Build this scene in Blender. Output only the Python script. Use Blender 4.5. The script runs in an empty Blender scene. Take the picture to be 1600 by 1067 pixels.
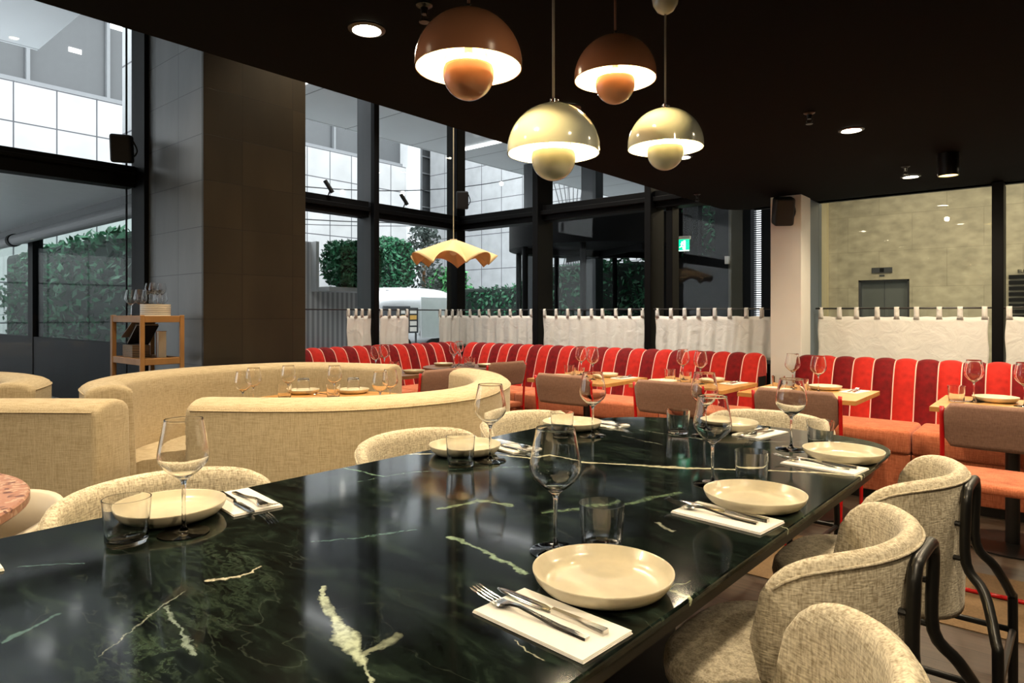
import bpy, bmesh, math, random
from mathutils import Vector, Matrix
random.seed(7)
R = math.radians
SC = bpy.context.scene
COL = SC.collection
# ------------------------------------------------------------------ camera
YAW = 40.0
cam = bpy.data.cameras.new('camera'); camo = bpy.data.objects.new('camera', cam); COL.objects.link(camo)
camo.location = (0, 0, 1.21); camo.rotation_euler = (R(90), 0, R(YAW))
cam.sensor_width = 36; cam.lens = 36 * 1030 / 1600; cam.shift_y = -(533.5 - 490) / 1600
cam.clip_start = .02; cam.clip_end = 300
SC.camera = camo
# ------------------------------------------------------------------ colour management
SC.view_settings.view_transform = 'Standard'; SC.view_settings.look = 'None'
SC.view_settings.gamma = 1; SC.view_settings.use_curve_mapping = False
SC.view_settings.exposure = 1.2
SC.cycles.use_denoising = True
SC.cycles.max_bounces = 10; SC.cycles.transparent_max_bounces = 24; SC.cycles.transmission_bounces = 10
SC.cycles.glossy_bounces = 5; SC.cycles.diffuse_bounces = 4
SC.cycles.sample_clamp_indirect = 4; SC.cycles.caustics_reflective = False; SC.cycles.caustics_refractive = False
# ------------------------------------------------------------------ world: white overcast sky
W = bpy.data.worlds.new('overcast_sky'); SC.world = W; W.use_nodes = True
nt = W.node_tree; nt.nodes.clear()
wo = nt.nodes.new('ShaderNodeOutputWorld'); bg = nt.nodes.new('ShaderNodeBackground')
bg.inputs[0].default_value = (.92, .96, 1, 1); bg.inputs[1].default_value = 1.6
nt.links.new(bg.outputs[0], wo.inputs[0])
# ------------------------------------------------------------------ lamps the room has, and added wash spots
WARM = (1.0, .80, .53)
def spot(name, loc, watts, ang=110, blend=.7, size=.04, col=WARM, aim=None):
    l = bpy.data.lights.new(name, 'SPOT'); l.energy = watts; l.color = col
    l.spot_size = R(ang); l.spot_blend = blend; l.shadow_soft_size = size
    o = bpy.data.objects.new(name, l); o.location = loc; COL.objects.link(o)
    if aim is not None:
        o.rotation_euler = (Vector(aim) - Vector(loc)).to_track_quat('-Z', 'Y').to_euler()
    return o
CEIL = 2.17
DOWN = [(-1.80, 1.385), (-1.775, 2.519), (-.853, 3.765), (-.825, 5.31), (-1.80, .10), (-1.79, 3.75), (.20, 1.0), (.20, 2.4), (.15, 3.9),
        (.15, 5.3), (-.80, -.9), (.9, 3.0), (-1.8, -1.1), (.5,-.5)]
DOWNW = [16, 16, 22, 14, 20, 16, 17, 18, 20, 14, 12, 14, 12, 14]
for (x, y), w in zip(DOWN, DOWNW):
    spot('downlight_beam', (x, y, CEIL - .02), w * 1.5, 150, .6)
spot('downlight_beam', (-.536, 4.71, CEIL - .15), 16, 90, .6)
HIGH = [(-3.2, .2), (-3.2, 2.0), (-3.1, 3.7), (-4.2, 1.2), (-4.3, 3.3), (-4.3, 4.5), (-3.2, 5.0), (-4.2, -1.0)]
for x, y in HIGH:
    spot('high_downlight_beam', (x, y, 4.1), 75, 100, .8)

# added spots without fixtures, brightening the curtains, banquette backs and column
for (x, y, ax, ay, w) in ((-3.9, 4.6, -3.9, 5.9, 34), (-4.9, 4.3, -5.8, 4.4, 26), (-5.0, 5.1, -5.4, 5.9, 20), (-2.6, 4.6, -2.6, 5.9, 30)):
    spot('added_wash_beam', (x, y, 4.1), w * 3.6, 60, .8, col=(1, .95, .86), aim=(ax, ay, 1.05))
for (x, y, ax, ay, w) in ((-.9, 4.4, -1.0, 5.9, 12), (.2, 4.4, .0, 5.9, 12), (.15, 5.0, -1.62, 5.68, 9)):
    spot('added_wash_beam', (x, y, CEIL - .02), w, 95, .8, size=.02, aim=(ax, ay, 1.0))
# ------------------------------------------------------------------ materials
MATS = {}
def newmat(name):
    m = bpy.data.materials.new(name); m.use_nodes = True
    b = m.node_tree.nodes['Principled BSDF']; MATS[name] = m
    return m, m.node_tree, b
def N(nt, t, **kw):
    n = nt.nodes.new(t)
    for k, v in kw.items():
        if hasattr(n, k): setattr(n, k, v)
    return n
def plain(name, col, rough=.5, metal=0, spec=.5, var=.0, scale=8, bump=0, bscale=60, sheen=0, coat=0):
    m, nt, b = newmat(name)
    b.inputs['Base Color'].default_value = (*col, 1); b.inputs['Roughness'].default_value = rough
    b.inputs['Metallic'].default_value = metal; b.inputs['Specular IOR Level'].default_value = spec
    if sheen: b.inputs['Sheen Weight'].default_value = sheen; b.inputs['Sheen Roughness'].default_value = .35
    if coat: b.inputs['Coat Weight'].default_value = coat
    tc = N(nt, 'ShaderNodeTexCoord')
    n = N(nt, 'ShaderNodeTexNoise'); n.inputs['Scale'].default_value = scale; n.inputs['Detail'].default_value = 4
    nt.links.new(tc.outputs['Object'], n.inputs['Vector'])
    rp = N(nt, 'ShaderNodeValToRGB')
    v = var if var else .03
    rp.color_ramp.elements[0].position = .3; rp.color_ramp.elements[1].position = .7
    rp.color_ramp.elements[0].color = (*[max(0, c * (1 - v)) for c in col], 1)
    rp.color_ramp.elements[1].color = (*[min(1, c * (1 + v)) for c in col], 1)
    nt.links.new(n.outputs['Fac'], rp.inputs[0]); nt.links.new(rp.outputs[0], b.inputs['Base Color'])
    if bump:
        n2 = N(nt, 'ShaderNodeTexNoise'); n2.inputs['Scale'].default_value = bscale; n2.inputs['Detail'].default_value = 3
        nt.links.new(tc.outputs['Object'], n2.inputs['Vector'])
        bp = N(nt, 'ShaderNodeBump'); bp.inputs['Strength'].default_value = bump; bp.inputs['Distance'].default_value = .002
        nt.links.new(n2.outputs['Fac'], bp.inputs['Height']); nt.links.new(bp.outputs[0], b.inputs['Normal'])
    return m
def emis(name, col, strength):
    m = bpy.data.materials.new(name); m.use_nodes = True; t = m.node_tree; t.nodes.clear()
    o = t.nodes.new('ShaderNodeOutputMaterial'); e = t.nodes.new('ShaderNodeEmission')
    e.inputs[0].default_value = (*col, 1); e.inputs[1].default_value = strength
    t.links.new(e.outputs[0], o.inputs[0]); MATS[name] = m; return m
def weave(name, c1, c2, fine=1.0, bump=.5, sheen=.15, contrast=(.38, .62), thr=((22, 22, 420), (300, 300, 18), (380, 20, 90))):
    """woven cloth: threads in two directions made of stretched noise"""
    m, nt, b = newmat(name)
    b.inputs['Roughness'].default_value = .9; b.inputs['Specular IOR Level'].default_value = .15
    b.inputs['Sheen Weight'].default_value = sheen
    tc = N(nt, 'ShaderNodeTexCoord'); L = nt.links
    outs = []
    for sx, sy, sz in thr:
        mp = N(nt, 'ShaderNodeMapping'); mp.inputs['Scale'].default_value = (sx * fine, sy * fine, sz * fine)
        n = N(nt, 'ShaderNodeTexNoise'); n.inputs['Scale'].default_value = 1; n.inputs['Detail'].default_value = 1.5
        L.new(tc.outputs['Object'], mp.inputs[0]); L.new(mp.outputs[0], n.inputs['Vector']); outs.append(n.outputs['Fac'])
    a = N(nt, 'ShaderNodeMath', operation='ADD'); L.new(outs[0], a.inputs[0]); L.new(outs[1], a.inputs[1])
    a2 = N(nt, 'ShaderNodeMath', operation='MULTIPLY_ADD'); L.new(outs[2], a2.inputs[0]); a2.inputs[1].default_value = .5; L.new(a.outputs[0], a2.inputs[2])
    d = N(nt, 'ShaderNodeMath', operation='DIVIDE'); L.new(a2.outputs[0], d.inputs[0]); d.inputs[1].default_value = 2.5
    rp = N(nt, 'ShaderNodeValToRGB'); rp.color_ramp.elements[0].position, rp.color_ramp.elements[1].position = contrast
    rp.color_ramp.elements[0].color = (*c1, 1); rp.color_ramp.elements[1].color = (*c2, 1)
    L.new(d.outputs[0], rp.inputs[0]); L.new(rp.outputs[0], b.inputs['Base Color'])
    bp = N(nt, 'ShaderNodeBump'); bp.inputs['Strength'].default_value = bump; bp.inputs['Distance'].default_value = .003
    L.new(d.outputs[0], bp.inputs['Height']); L.new(bp.outputs[0], b.inputs['Normal'])
    return m
def brickmat(name, col1, col2, mortar, w, h, axis='x', gap=.012, rough=.6, offset=0.0, var=.1, bump=.3, vscale=2.0, spec=.5, w0=0, h0=0, warp=None):
    m, nt, b = newmat(name); L = nt.links
    b.inputs['Roughness'].default_value = rough; b.inputs['Specular IOR Level'].default_value = spec
    tc = N(nt, 'ShaderNodeTexCoord'); sp = N(nt, 'ShaderNodeSeparateXYZ'); cb = N(nt, 'ShaderNodeCombineXYZ')
    L.new(tc.outputs['Object'], sp.inputs[0])
    a0 = {'x': 0, 'y': 1, 'floor': 0}[axis]; a1 = 2 if axis != 'floor' else 1
    for k, (ax, off) in enumerate(((a0, w0), (a1, h0))):
        ad = N(nt, 'ShaderNodeMath', operation='ADD'); ad.inputs[1].default_value = off
        L.new(sp.outputs[ax], ad.inputs[0]); L.new(ad.outputs[0], cb.inputs[k])
    br = N(nt, 'ShaderNodeTexBrick'); br.offset = offset; br.offset_frequency = 2; br.squash = 1
    br.inputs['Scale'].default_value = 1; br.inputs['Brick Width'].default_value = w; br.inputs['Row Height'].default_value = h
    br.inputs['Mortar Size'].default_value = gap; br.inputs['Mortar Smooth'].default_value = .1; br.inputs['Bias'].default_value = 0
    br.inputs['Color1'].default_value = (*col1, 1); br.inputs['Color2'].default_value = (*col2, 1); br.inputs['Mortar'].default_value = (*mortar, 1)
    L.new(cb.outputs[0], br.inputs['Vector'])
    n = N(nt, 'ShaderNodeTexNoise'); n.inputs['Scale'].default_value = vscale; n.inputs['Detail'].default_value = 6
    src = tc.outputs['Object']
    if warp:
        mp = N(nt, 'ShaderNodeMapping'); mp.inputs['Scale'].default_value = warp; L.new(src, mp.inputs[0]); src = mp.outputs[0]
    L.new(src, n.inputs['Vector'])
    mr = N(nt, 'ShaderNodeMapRange'); mr.inputs['From Min'].default_value = .3; mr.inputs['From Max'].default_value = .7
    mr.inputs['To Min'].default_value = 1 - var; mr.inputs['To Max'].default_value = 1 + var; L.new(n.outputs['Fac'], mr.inputs[0])
    mx = N(nt, 'ShaderNodeVectorMath', operation='SCALE'); L.new(br.outputs['Color'], mx.inputs[0]); L.new(mr.outputs[0], mx.inputs['Scale'])
    L.new(mx.outputs[0], b.inputs['Base Color'])
    bp = N(nt, 'ShaderNodeBump'); bp.inputs['Strength'].default_value = bump; bp.inputs['Distance'].default_value = .003; bp.invert = True
    L.new(br.outputs['Fac'], bp.inputs['Height']); L.new(bp.outputs[0], b.inputs['Normal'])
    return m
def glassmat(name, tint=(1, 1, 1), base=.045, top=1):
    """flat pane: straight-through light plus a mirror reflection that grows towards grazing"""
    m = bpy.data.materials.new(name); m.use_nodes = True; t = m.node_tree; t.nodes.clear(); L = t.links
    o = N(t, 'ShaderNodeOutputMaterial'); mx = N(t, 'ShaderNodeMixShader'); tr = N(t, 'ShaderNodeBsdfTransparent'); g = N(t, 'ShaderNodeBsdfGlossy')
    tr.inputs[0].default_value = (*tint, 1); g.inputs['Roughness'].default_value = 0.0; g.inputs[0].default_value = (1, 1, 1, 1)
    lw = N(t, 'ShaderNodeLayerWeight'); lw.inputs['Blend'].default_value = .5
    p = N(t, 'ShaderNodeMath', operation='POWER'); p.inputs[1].default_value = 4.5; L.new(lw.outputs['Facing'], p.inputs[0])
    mr = N(t, 'ShaderNodeMapRange'); mr.inputs['To Min'].default_value = base; mr.inputs['To Max'].default_value = top; L.new(p.outputs[0], mr.inputs[0])
    L.new(mr.outputs[0], mx.inputs[0]); L.new(tr.outputs[0], mx.inputs[1]); L.new(g.outputs[0], mx.inputs[2]); L.new(mx.outputs[0], o.inputs[0])
    MATS[name] = m; return m

PANE = glassmat('window_glass', (.97, .985, .98), .008)
SCREENPANE = glassmat('satin_screen_glass', (.80, .86, .84), .03, .16)
LOBBYPANE = glassmat('lobby_glass', (.93, .96, .95), .02)
STEMW = newmat('clear_glass')[0]
_b = STEMW.node_tree.nodes['Principled BSDF']; _b.inputs['Transmission Weight'].default_value = 1; _b.inputs['Roughness'].default_value = 0
_b.inputs['IOR'].default_value = 1.5; _b.inputs['Base Color'].default_value = (1, 1, 1, 1)
BLACK = plain('matt_black_ceiling', (.0016, .0015, .0014), .9, spec=.08)
FRAME = plain('black_aluminium', (.003, .0031, .0035), .5, spec=.10)
FRAMEG = plain('dark_grey_aluminium', (.045, .048, .053), .4)
BLACKMETAL = plain('black_powder_coat', (.008, .008, .008), .35)
SOFA = weave('oatmeal_weave', (.37, .285, .17), (.57, .475, .32), 1.0, .35, contrast=(.34, .60))
BOUCLE = weave('cream_boucle', (.33, .27, .18), (.73, .66, .51), .9, .9, contrast=(.36, .60), thr=((70, 70, 330), (260, 260, 60), (330, 70, 160)))
SALMON = weave('salmon_weave', (.38, .10, .045), (.62, .20, .10), .9, .3)
MAUVE = weave('mauve_weave', (.16, .085, .06), (.30, .17, .125), 1.2, .25, contrast=(.3, .7))
VEL_D = plain('dark_red_velvet', (.125, .0018, .0035), .75, spec=.15, var=.3, scale=25, bump=.2, sheen=.2)
VEL_L = plain('bright_red_velvet', (.36, .0135, .0085), .75, spec=.15, var=.18, scale=25, bump=.2, sheen=.2)
PIPE = plain('pink_piping', (.75, .42, .36), .7)
REDMETAL = plain('red_powder_coat', (.50, .006, .008), .25, coat=.3)
OAK = plain('oak', (.50, .25, .07), .4, var=.18, scale=14)
CARTWOOD = plain('cart_oak', (.36, .18, .06), .5, var=.15, scale=10)
PLATE = plain('speckled_stoneware', (.66, .59, .43), .28, var=.07, scale=30, coat=.3)
STEEL = plain('polished_steel', (.72, .70, .66), .16, metal=1)
NAPKIN = plain('white_paper_napkin', (.86, .84, .79), .85, var=.02)
PORCELAIN = plain('white_porcelain', (.8, .76, .68), .35)
CURTAIN = None
TERRA = plain('terracotta_enamel', (.68, .29, .15), .2, coat=.5)
CREAM = plain('cream_enamel', (.62, .64, .52), .14, coat=.6)
WHITEIN = plain('white_enamel_inside', (.85, .80, .68), .4)
CORD_T = plain('terracotta_cord', (.42, .20, .13), .7)
CORD_C = plain('cream_cord', (.60, .56, .46), .7)
PAPER = plain('yellow_paper_shade', (.72, .55, .32), .8, var=.04)
PAINT = plain('warm_white_paint', (.70, .70, .67), .75, var=.02)
CREAMPL = plain('cream_plastic', (.66, .58, .46), .4)
LEAF = plain('green_leaf', (.035, .16, .075), .4, var=.75, scale=9)
LEAF2 = plain('pale_green_leaf', (.07, .33, .10), .4, var=.6, scale=9)
LEAF3 = plain('grey_green_leaf', (.055, .075, .065), .5, var=.6, scale=9)
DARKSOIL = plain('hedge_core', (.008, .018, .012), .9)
SPEAKER = plain('black_speaker', (.007, .007, .007), .6, bump=.3, bscale=400)
CHROME = plain('brushed_aluminium_trailer', (.86, .87, .88), .36, metal=.6)
PAVE = brickmat('grey_paving', (.50, .51, .52), (.54, .55, .56), (.3, .3, .3), .6, .6, 'floor')
LAMP_ON = emis('downlight_glow', (1, .86, .62), 45)
BULB = emis('bulb_glow', (1, .72, .32), 60)
SMALLB = emis('string_bulb_glow', (1, .95, .85), 3)
OFFICE = emis('office_panel_glow', (1, 1, 1), 2.2)
# translucent cotton
def cotton():
    m, nt, b = newmat('white_cotton'); L = nt.links
    b.inputs['Base Color'].default_value = (.92, .91, .89, 1); b.inputs['Roughness'].default_value = .9; b.inputs['Specular IOR Level'].default_value = .1
    o = nt.nodes['Material Output']; t = N(nt, 'ShaderNodeBsdfTranslucent'); t.inputs[0].default_value = (.85, .83, .80, 1)
    tp = N(nt, 'ShaderNodeBsdfTransparent')
    mx = N(nt, 'ShaderNodeMixShader'); mx.inputs[0].default_value = .36; L.new(b.outputs[0], mx.inputs[1]); L.new(t.outputs[0], mx.inputs[2])
    mx2 = N(nt, 'ShaderNodeMixShader'); mx2.inputs[0].default_value = .10; L.new(mx.outputs[0], mx2.inputs[1]); L.new(tp.outputs[0], mx2.inputs[2])
    L.new(mx2.outputs[0], o.inputs[0])
    tc = N(nt, 'ShaderNodeTexCoord'); n = N(nt, 'ShaderNodeTexNoise'); n.inputs['Scale'].default_value = 9; n.inputs['Detail'].default_value = 4; n.inputs['Distortion'].default_value = 1.2
    L.new(tc.outputs['Object'], n.inputs['Vector']); bp = N(nt, 'ShaderNodeBump'); bp.inputs['Strength'].default_value = .6; bp.inputs['Distance'].default_value = .02
    L.new(n.outputs['Fac'], bp.inputs['Height']); L.new(bp.outputs[0], b.inputs['Normal']); L.new(bp.outputs[0], t.inputs['Normal'])
    return m
CURTAIN = cotton()
# floor boards
FLOORM = brickmat('dark_oak_boards', (.045, .031, .021), (.066, .046, .031), (.012, .009, .006), 1.8, .16, 'floor', gap=.003, rough=.45, offset=.4, var=.35, bump=.2, vscale=1.0, warp=(3, 40, 1))
RUGM = plain('tan_rug', (.17, .105, .05), .95, var=.2, scale=120, bump=.5, bscale=300)
STONE = brickmat('honed_dark_stone', (.020, .0155, .010), (.028, .0215, .0135), (.007, .0055, .004), .42, .335, 'y', gap=.0022, rough=.42, offset=0, var=.3, vscale=3, w0=.02, h0=.17, warp=(1, 1, .4))
STONE_DAYLIT = brickmat('daylit_dark_stone', (.085, .087, .085), (.10, .102, .10), (.008, .008, .008), .42, .335, 'x', gap=.003, rough=.34, offset=0, var=.2, vscale=4, w0=.12, h0=.17, warp=(1, 1, .3))  # same pier stone, paler: daylight on this face is put into the colour
CONC = brickmat('pale_concrete_panels', (.50, .50, .50), (.55, .55, .55), (.10, .10, .11), .92, 1.0, 'y', gap=.018, rough=.8, var=.10, vscale=1.2, w0=.02, h0=.02)
CONCX = brickmat('grey_concrete_panels', (.36, .37, .38), (.41, .42, .43), (.08, .08, .09), 1.4, 1.6, 'x', gap=.02, rough=.8, var=.1, vscale=1.2)
SOFFIT = brickmat('grey_soffit_panels', (.60, .62, .64), (.62, .64, .66), (.2, .21, .22), 1.9, 1.5, 'floor', gap=.012, rough=.6, var=.03, w0=.3, h0=.4)
TRAV = brickmat('beige_travertine', (.33, .30, .22), (.36, .33, .24), (.25, .225, .16), 1.5, .95, 'x', gap=.006, rough=.5, offset=.5, var=.22, vscale=3.5, bump=.05, warp=(1, 1, 1.6))
def ribbed():
    m, nt, b = newmat('corrugated_grey_metal'); L = nt.links
    b.inputs['Roughness'].default_value = .55; tc = N(nt, 'ShaderNodeTexCoord'); wv = N(nt, 'ShaderNodeTexWave'); wv.bands_direction = 'Y'; wv.inputs['Scale'].default_value = 3.2
    L.new(tc.outputs['Object'], wv.inputs['Vector']); rp = N(nt, 'ShaderNodeValToRGB')
    rp.color_ramp.elements[0].color = (.26, .26, .27, 1); rp.color_ramp.elements[1].color = (.58, .58, .58, 1); L.new(wv.outputs['Color'], rp.inputs[0]); L.new(rp.outputs[0], b.inputs['Base Color'])
    return m
RIB = ribbed()
def terrazzo():
    m, nt, b = newmat('pink_terrazzo'); L = nt.links
    b.inputs['Roughness'].default_value = .35
    tc = N(nt, 'ShaderNodeTexCoord'); v = N(nt, 'ShaderNodeTexVoronoi'); v.inputs['Scale'].default_value = 85; L.new(tc.outputs['Object'], v.inputs['Vector'])
    n = N(nt, 'ShaderNodeTexNoise'); n.inputs['Scale'].default_value = 60; L.new(tc.outputs['Object'], n.inputs['Vector'])
    rp = N(nt, 'ShaderNodeValToRGB'); e = rp.color_ramp.elements; rp.color_ramp.interpolation = 'CONSTANT'
    e[0].color = (.34, .17, .12, 1); e[1].position = .42; e[1].color = (.48, .32, .24, 1); x = e.new(.62); x.color = (.13, .055, .045, 1); x = e.new(.72); x.color = (.36, .19, .14, 1)
    sp = N(nt, 'ShaderNodeSeparateColor'); L.new(v.outputs['Color'], sp.inputs[0]); L.new(sp.outputs[0], rp.inputs[0]); L.new(rp.outputs[0], b.inputs['Base Color'])
    return m
TERRAZZO = terrazzo()
# ---- green-black marble with hand-placed veins, in the table's own coordinates (x across, y along)
VEINS = [
 (.0085, .95, (.62, .60, .42), [(1.37, -1.765), (1.42, -1.662), (1.583, -1.467), (1.616, -1.337)]),
 (.010, 1.0, (.66, .64, .46), [(1.616, -1.337), (1.681, -1.32), (1.677, -1.198), (1.809, -.923), (1.891, -.788), (1.956, -.702), (2.045, -.541), (2.062, -.44)]),
 (.004, .5, (.20, .32, .27), [(1.083, -1.508), (1.248, -1.475), (1.404, -1.381), (1.528, -1.264)]),
 (.0075, .9, (.30, .42, .30), [(.937, -.996), (.926, -.876), (.906, -.805), (.892, -.745)]),
 (.0135, 1.0, (.50, .58, .44), [(.60, -.935), (.576, -.867), (.543, -.776), (.525, -.72)]),
 (.005, 1.0, (.45, .52, .40), [(.625, -.97), (.60, -.935)]),
 (.004, 1.0, (.45, .52, .40), [(.525, -.72), (.501, -.672)]),
 (.006, 1.0, (.66, .62, .48), [(.513, -1.143), (.556, -1.119), (.601, -1.134)]),
 (.0018, .8, (.35, .38, .32), [(.461, -1.127), (.402, -1.088), (.307, -1.004)]),
 (.0035, .8, (.30, .38, .34), [(.423, -1.09), (.407, -1.006), (.381, -.909)]),
 (.003, .6, (.16, .28, .28), [(.304, -1.464), (.395, -1.398)]),
 (.006, .5, (.14, .26, .26), [(.222, -1.148), (.298, -1.184)]),
 (.005, .5, (.14, .26, .24), [(.73, -1.187), (.808, -1.126), (.918, -1.08)]),
 (.0028, .9, (.45, .50, .32), [(1.005, -.536), (.987, -.47)]),
 (.0016, .6, (.40, .45, .32), [(1.002, -.529), (1.056, -.515)]),
 (.0016, .8, (.50, .50, .38), [(.699, -.612), (.686, -.544)]),
 (.010, .6, (.34, .38, .28), [(.54, -.733), (.571, -.736), (.605, -.742)]),
 (.010, .7, (.24, .32, .20), [(1.057, -1.151), (1.164, -1.134), (1.188, -1.04)]),
 (.010, .7, (.40, .42, .34), [(1.305, -.715), (1.271, -.663)]),
 (.003, .6, (.40, .44, .36), [(2.141, -1.32), (2.085, -1.127)]),
 (.004, .6, (.36, .42, .36), [(2.292, -1.334), (2.275, -1.034)]),
 (.006, .5, (.30, .34, .30), [(2.373, -.886), (2.585, -.643)]),
 (.009, .7, (.20, .34, .26), [(1.154, -1.704), (1.16, -1.495)]),
 (.013, .5, (.18, .27, .17), [(1.199, -.951), (1.35, -.856), (1.555, -.793)]),
 (.003, .8, (.5, .52, .38), [(1.455, -.50), (1.44, -.46)]), (.003, .8, (.5, .52, .38), [(2.07, -.50), (2.09, -.46)]),
]
def marble():
    m, nt, b = newmat('green_black_marble'); L = nt.links
    b.inputs['Roughness'].default_value = .10; b.inputs['Specular IOR Level'].default_value = .30
    tc = N(nt, 'ShaderNodeTexCoord')
    n0 = N(nt, 'ShaderNodeTexNoise'); n0.inputs['Scale'].default_value = 11; n0.inputs['Detail'].default_value = 6; n0.inputs['Roughness'].default_value = .65
    L.new(tc.outputs['Object'], n0.inputs['Vector'])
    s0 = N(nt, 'ShaderNodeVectorMath', operation='SUBTRACT'); s0.inputs[1].default_value = (.5, .5, .5); L.new(n0.outputs['Color'], s0.inputs[0])
    sc = N(nt, 'ShaderNodeVectorMath', operation='SCALE'); sc.inputs['Scale'].default_value = .045; L.new(s0.outputs[0], sc.inputs[0])
    ad = N(nt, 'ShaderNodeVectorMath', operation='ADD'); L.new(tc.outputs['Object'], ad.inputs[0]); L.new(sc.outputs[0], ad.inputs[1])
    nf = N(nt, 'ShaderNodeTexNoise'); nf.inputs['Scale'].default_value = 75; nf.inputs['Detail'].default_value = 5; nf.inputs['Roughness'].default_value = .75
    L.new(tc.outputs['Object'], nf.inputs['Vector'])
    s1 = N(nt, 'ShaderNodeVectorMath', operation='SUBTRACT'); s1.inputs[1].default_value = (.5, .5, .5); L.new(nf.outputs['Color'], s1.inputs[0])
    sc1 = N(nt, 'ShaderNodeVectorMath', operation='SCALE'); sc1.inputs['Scale'].default_value = .017; L.new(s1.outputs[0], sc1.inputs[0])
    ad1 = N(nt, 'ShaderNodeVectorMath', operation='ADD'); L.new(ad.outputs[0], ad1.inputs[0]); L.new(sc1.outputs[0], ad1.inputs[1]); ad = ad1
    flat = N(nt, 'ShaderNodeVectorMath', operation='MULTIPLY'); flat.inputs[1].default_value = (1, 1, 0); L.new(ad.outputs[0], flat.inputs[0])
    P = flat.outputs[0]
    # base wisps
    cur = None
    mp = N(nt, 'ShaderNodeMapping'); mp.inputs['Rotation'].default_value = (0, 0, .45); mp.inputs['Scale'].default_value = (2.6, 8, 1); L.new(tc.outputs['Object'], mp.inputs[0])
    nw = N(nt, 'ShaderNodeTexNoise'); nw.inputs['Scale'].default_value = 1.3; nw.inputs['Detail'].default_value = 9; nw.inputs['Roughness'].default_value = .68; nw.inputs['Distortion'].default_value = 1.6
    L.new(mp.outputs[0], nw.inputs['Vector'])
    rp = N(nt, 'ShaderNodeValToRGB'); e = rp.color_ramp.elements
    e[0].position = .40; e[0].color = (.0022, .0028, .0026, 1); e[1].position = .55; e[1].color = (.006, .010, .008, 1)
    x = e.new(.66); x.color = (.018, .030, .022, 1); x = e.new(.75); x.color = (.06, .095, .065, 1); x = e.new(.82); x.color = (.03, .05, .035, 1)
    L.new(nw.outputs['Fac'], rp.inputs[0])
    # fine hair-line cracks
    nr = N(nt, 'ShaderNodeTexNoise'); nr.inputs['Scale'].default_value = 2.6; nr.inputs['Detail'].default_value = 5; nr.inputs['Distortion'].default_value = .8
    mp2 = N(nt, 'ShaderNodeMapping'); mp2.inputs['Rotation'].default_value = (0, 0, -.5); mp2.inputs['Scale'].default_value = (1.1, 3.2, 1); L.new(tc.outputs['Object'], mp2.inputs[0]); L.new(mp2.outputs[0], nr.inputs['Vector'])
    a = N(nt, 'ShaderNodeMath', operation='SUBTRACT'); a.inputs[1].default_value = .5; L.new(nr.outputs['Fac'], a.inputs[0])
    a1 = N(nt, 'ShaderNodeMath', operation='ABSOLUTE'); L.new(a.outputs[0], a1.inputs[0])
    a2 = N(nt, 'ShaderNodeMapRange'); a2.inputs['From Max'].default_value = .006; a2.inputs['To Min'].default_value = .10; a2.inputs['To Max'].default_value = 0; L.new(a1.outputs[0], a2.inputs[0])
    mx = N(nt, 'ShaderNodeMix', data_type='RGBA'); L.new(a2.outputs[0], mx.inputs[0]); L.new(rp.outputs[0], mx.inputs[6]); mx.inputs[7].default_value = (.22, .28, .22, 1)
    cur = mx.outputs[2]
    nb = N(nt, 'ShaderNodeTexNoise'); nb.inputs['Scale'].default_value = 70; nb.inputs['Detail'].default_value = 4; L.new(tc.outputs['Object'], nb.inputs['Vector'])
    br = N(nt, 'ShaderNodeMapRange'); br.inputs['From Min'].default_value = .35; br.inputs['From Max'].default_value = .58; br.inputs['To Min'].default_value = .45; L.new(nb.outputs['Fac'], br.inputs[0])
    # wispy green cloud streaks
    mp3 = N(nt, 'ShaderNodeMapping'); mp3.inputs['Rotation'].default_value = (0, 0, .30); mp3.inputs['Scale'].default_value = (3.2, 11, 1); L.new(P, mp3.inputs[0])
    nc = N(nt, 'ShaderNodeTexNoise'); nc.inputs['Scale'].default_value = 1.0; nc.inputs['Detail'].default_value = 10; nc.inputs['Roughness'].default_value = .72; nc.inputs['Distortion'].default_value = 2.2; L.new(mp3.outputs[0], nc.inputs['Vector'])
    c0 = N(nt, 'ShaderNodeMath', operation='SUBTRACT'); c0.inputs[1].default_value = .5; L.new(nc.outputs['Fac'], c0.inputs[0])
    c1 = N(nt, 'ShaderNodeMath', operation='ABSOLUTE'); L.new(c0.outputs[0], c1.inputs[0])
    c2 = N(nt, 'ShaderNodeMapRange'); c2.inputs['From Max'].default_value = .035; c2.inputs['To Min'].default_value = 1; c2.inputs['To Max'].default_value = 0; L.new(c1.outputs[0], c2.inputs[0])
    nm = N(nt, 'ShaderNodeTexNoise'); nm.inputs['Scale'].default_value = 2.3; nm.inputs['Detail'].default_value = 2; L.new(tc.outputs['Object'], nm.inputs['Vector'])
    c3 = N(nt, 'ShaderNodeMapRange'); c3.inputs['From Min'].default_value = .50; c3.inputs['From Max'].default_value = .72; c3.inputs['To Max'].default_value = .50; L.new(nm.outputs['Fac'], c3.inputs[0])
    c4 = N(nt, 'ShaderNodeMath', operation='MULTIPLY'); L.new(c2.outputs[0], c4.inputs[0]); L.new(c3.outputs[0], c4.inputs[1])
    mx = N(nt, 'ShaderNodeMix', data_type='RGBA'); L.new(c4.outputs[0], mx.inputs[0]); L.new(cur, mx.inputs[6]); mx.inputs[7].default_value = (.12, .19, .12, 1); cur = mx.outputs[2]
    wn = N(nt, 'ShaderNodeTexNoise'); wn.inputs['Scale'].default_value = 14; wn.inputs['Detail'].default_value = 3; L.new(tc.outputs['Object'], wn.inputs['Vector'])
    wv = N(nt, 'ShaderNodeMapRange'); wv.inputs['From Min'].default_value = .32; wv.inputs['From Max'].default_value = .66; wv.inputs['To Min'].default_value = .65; wv.inputs['To Max'].default_value = 2.2; L.new(wn.outputs['Fac'], wv.inputs[0])
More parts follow.
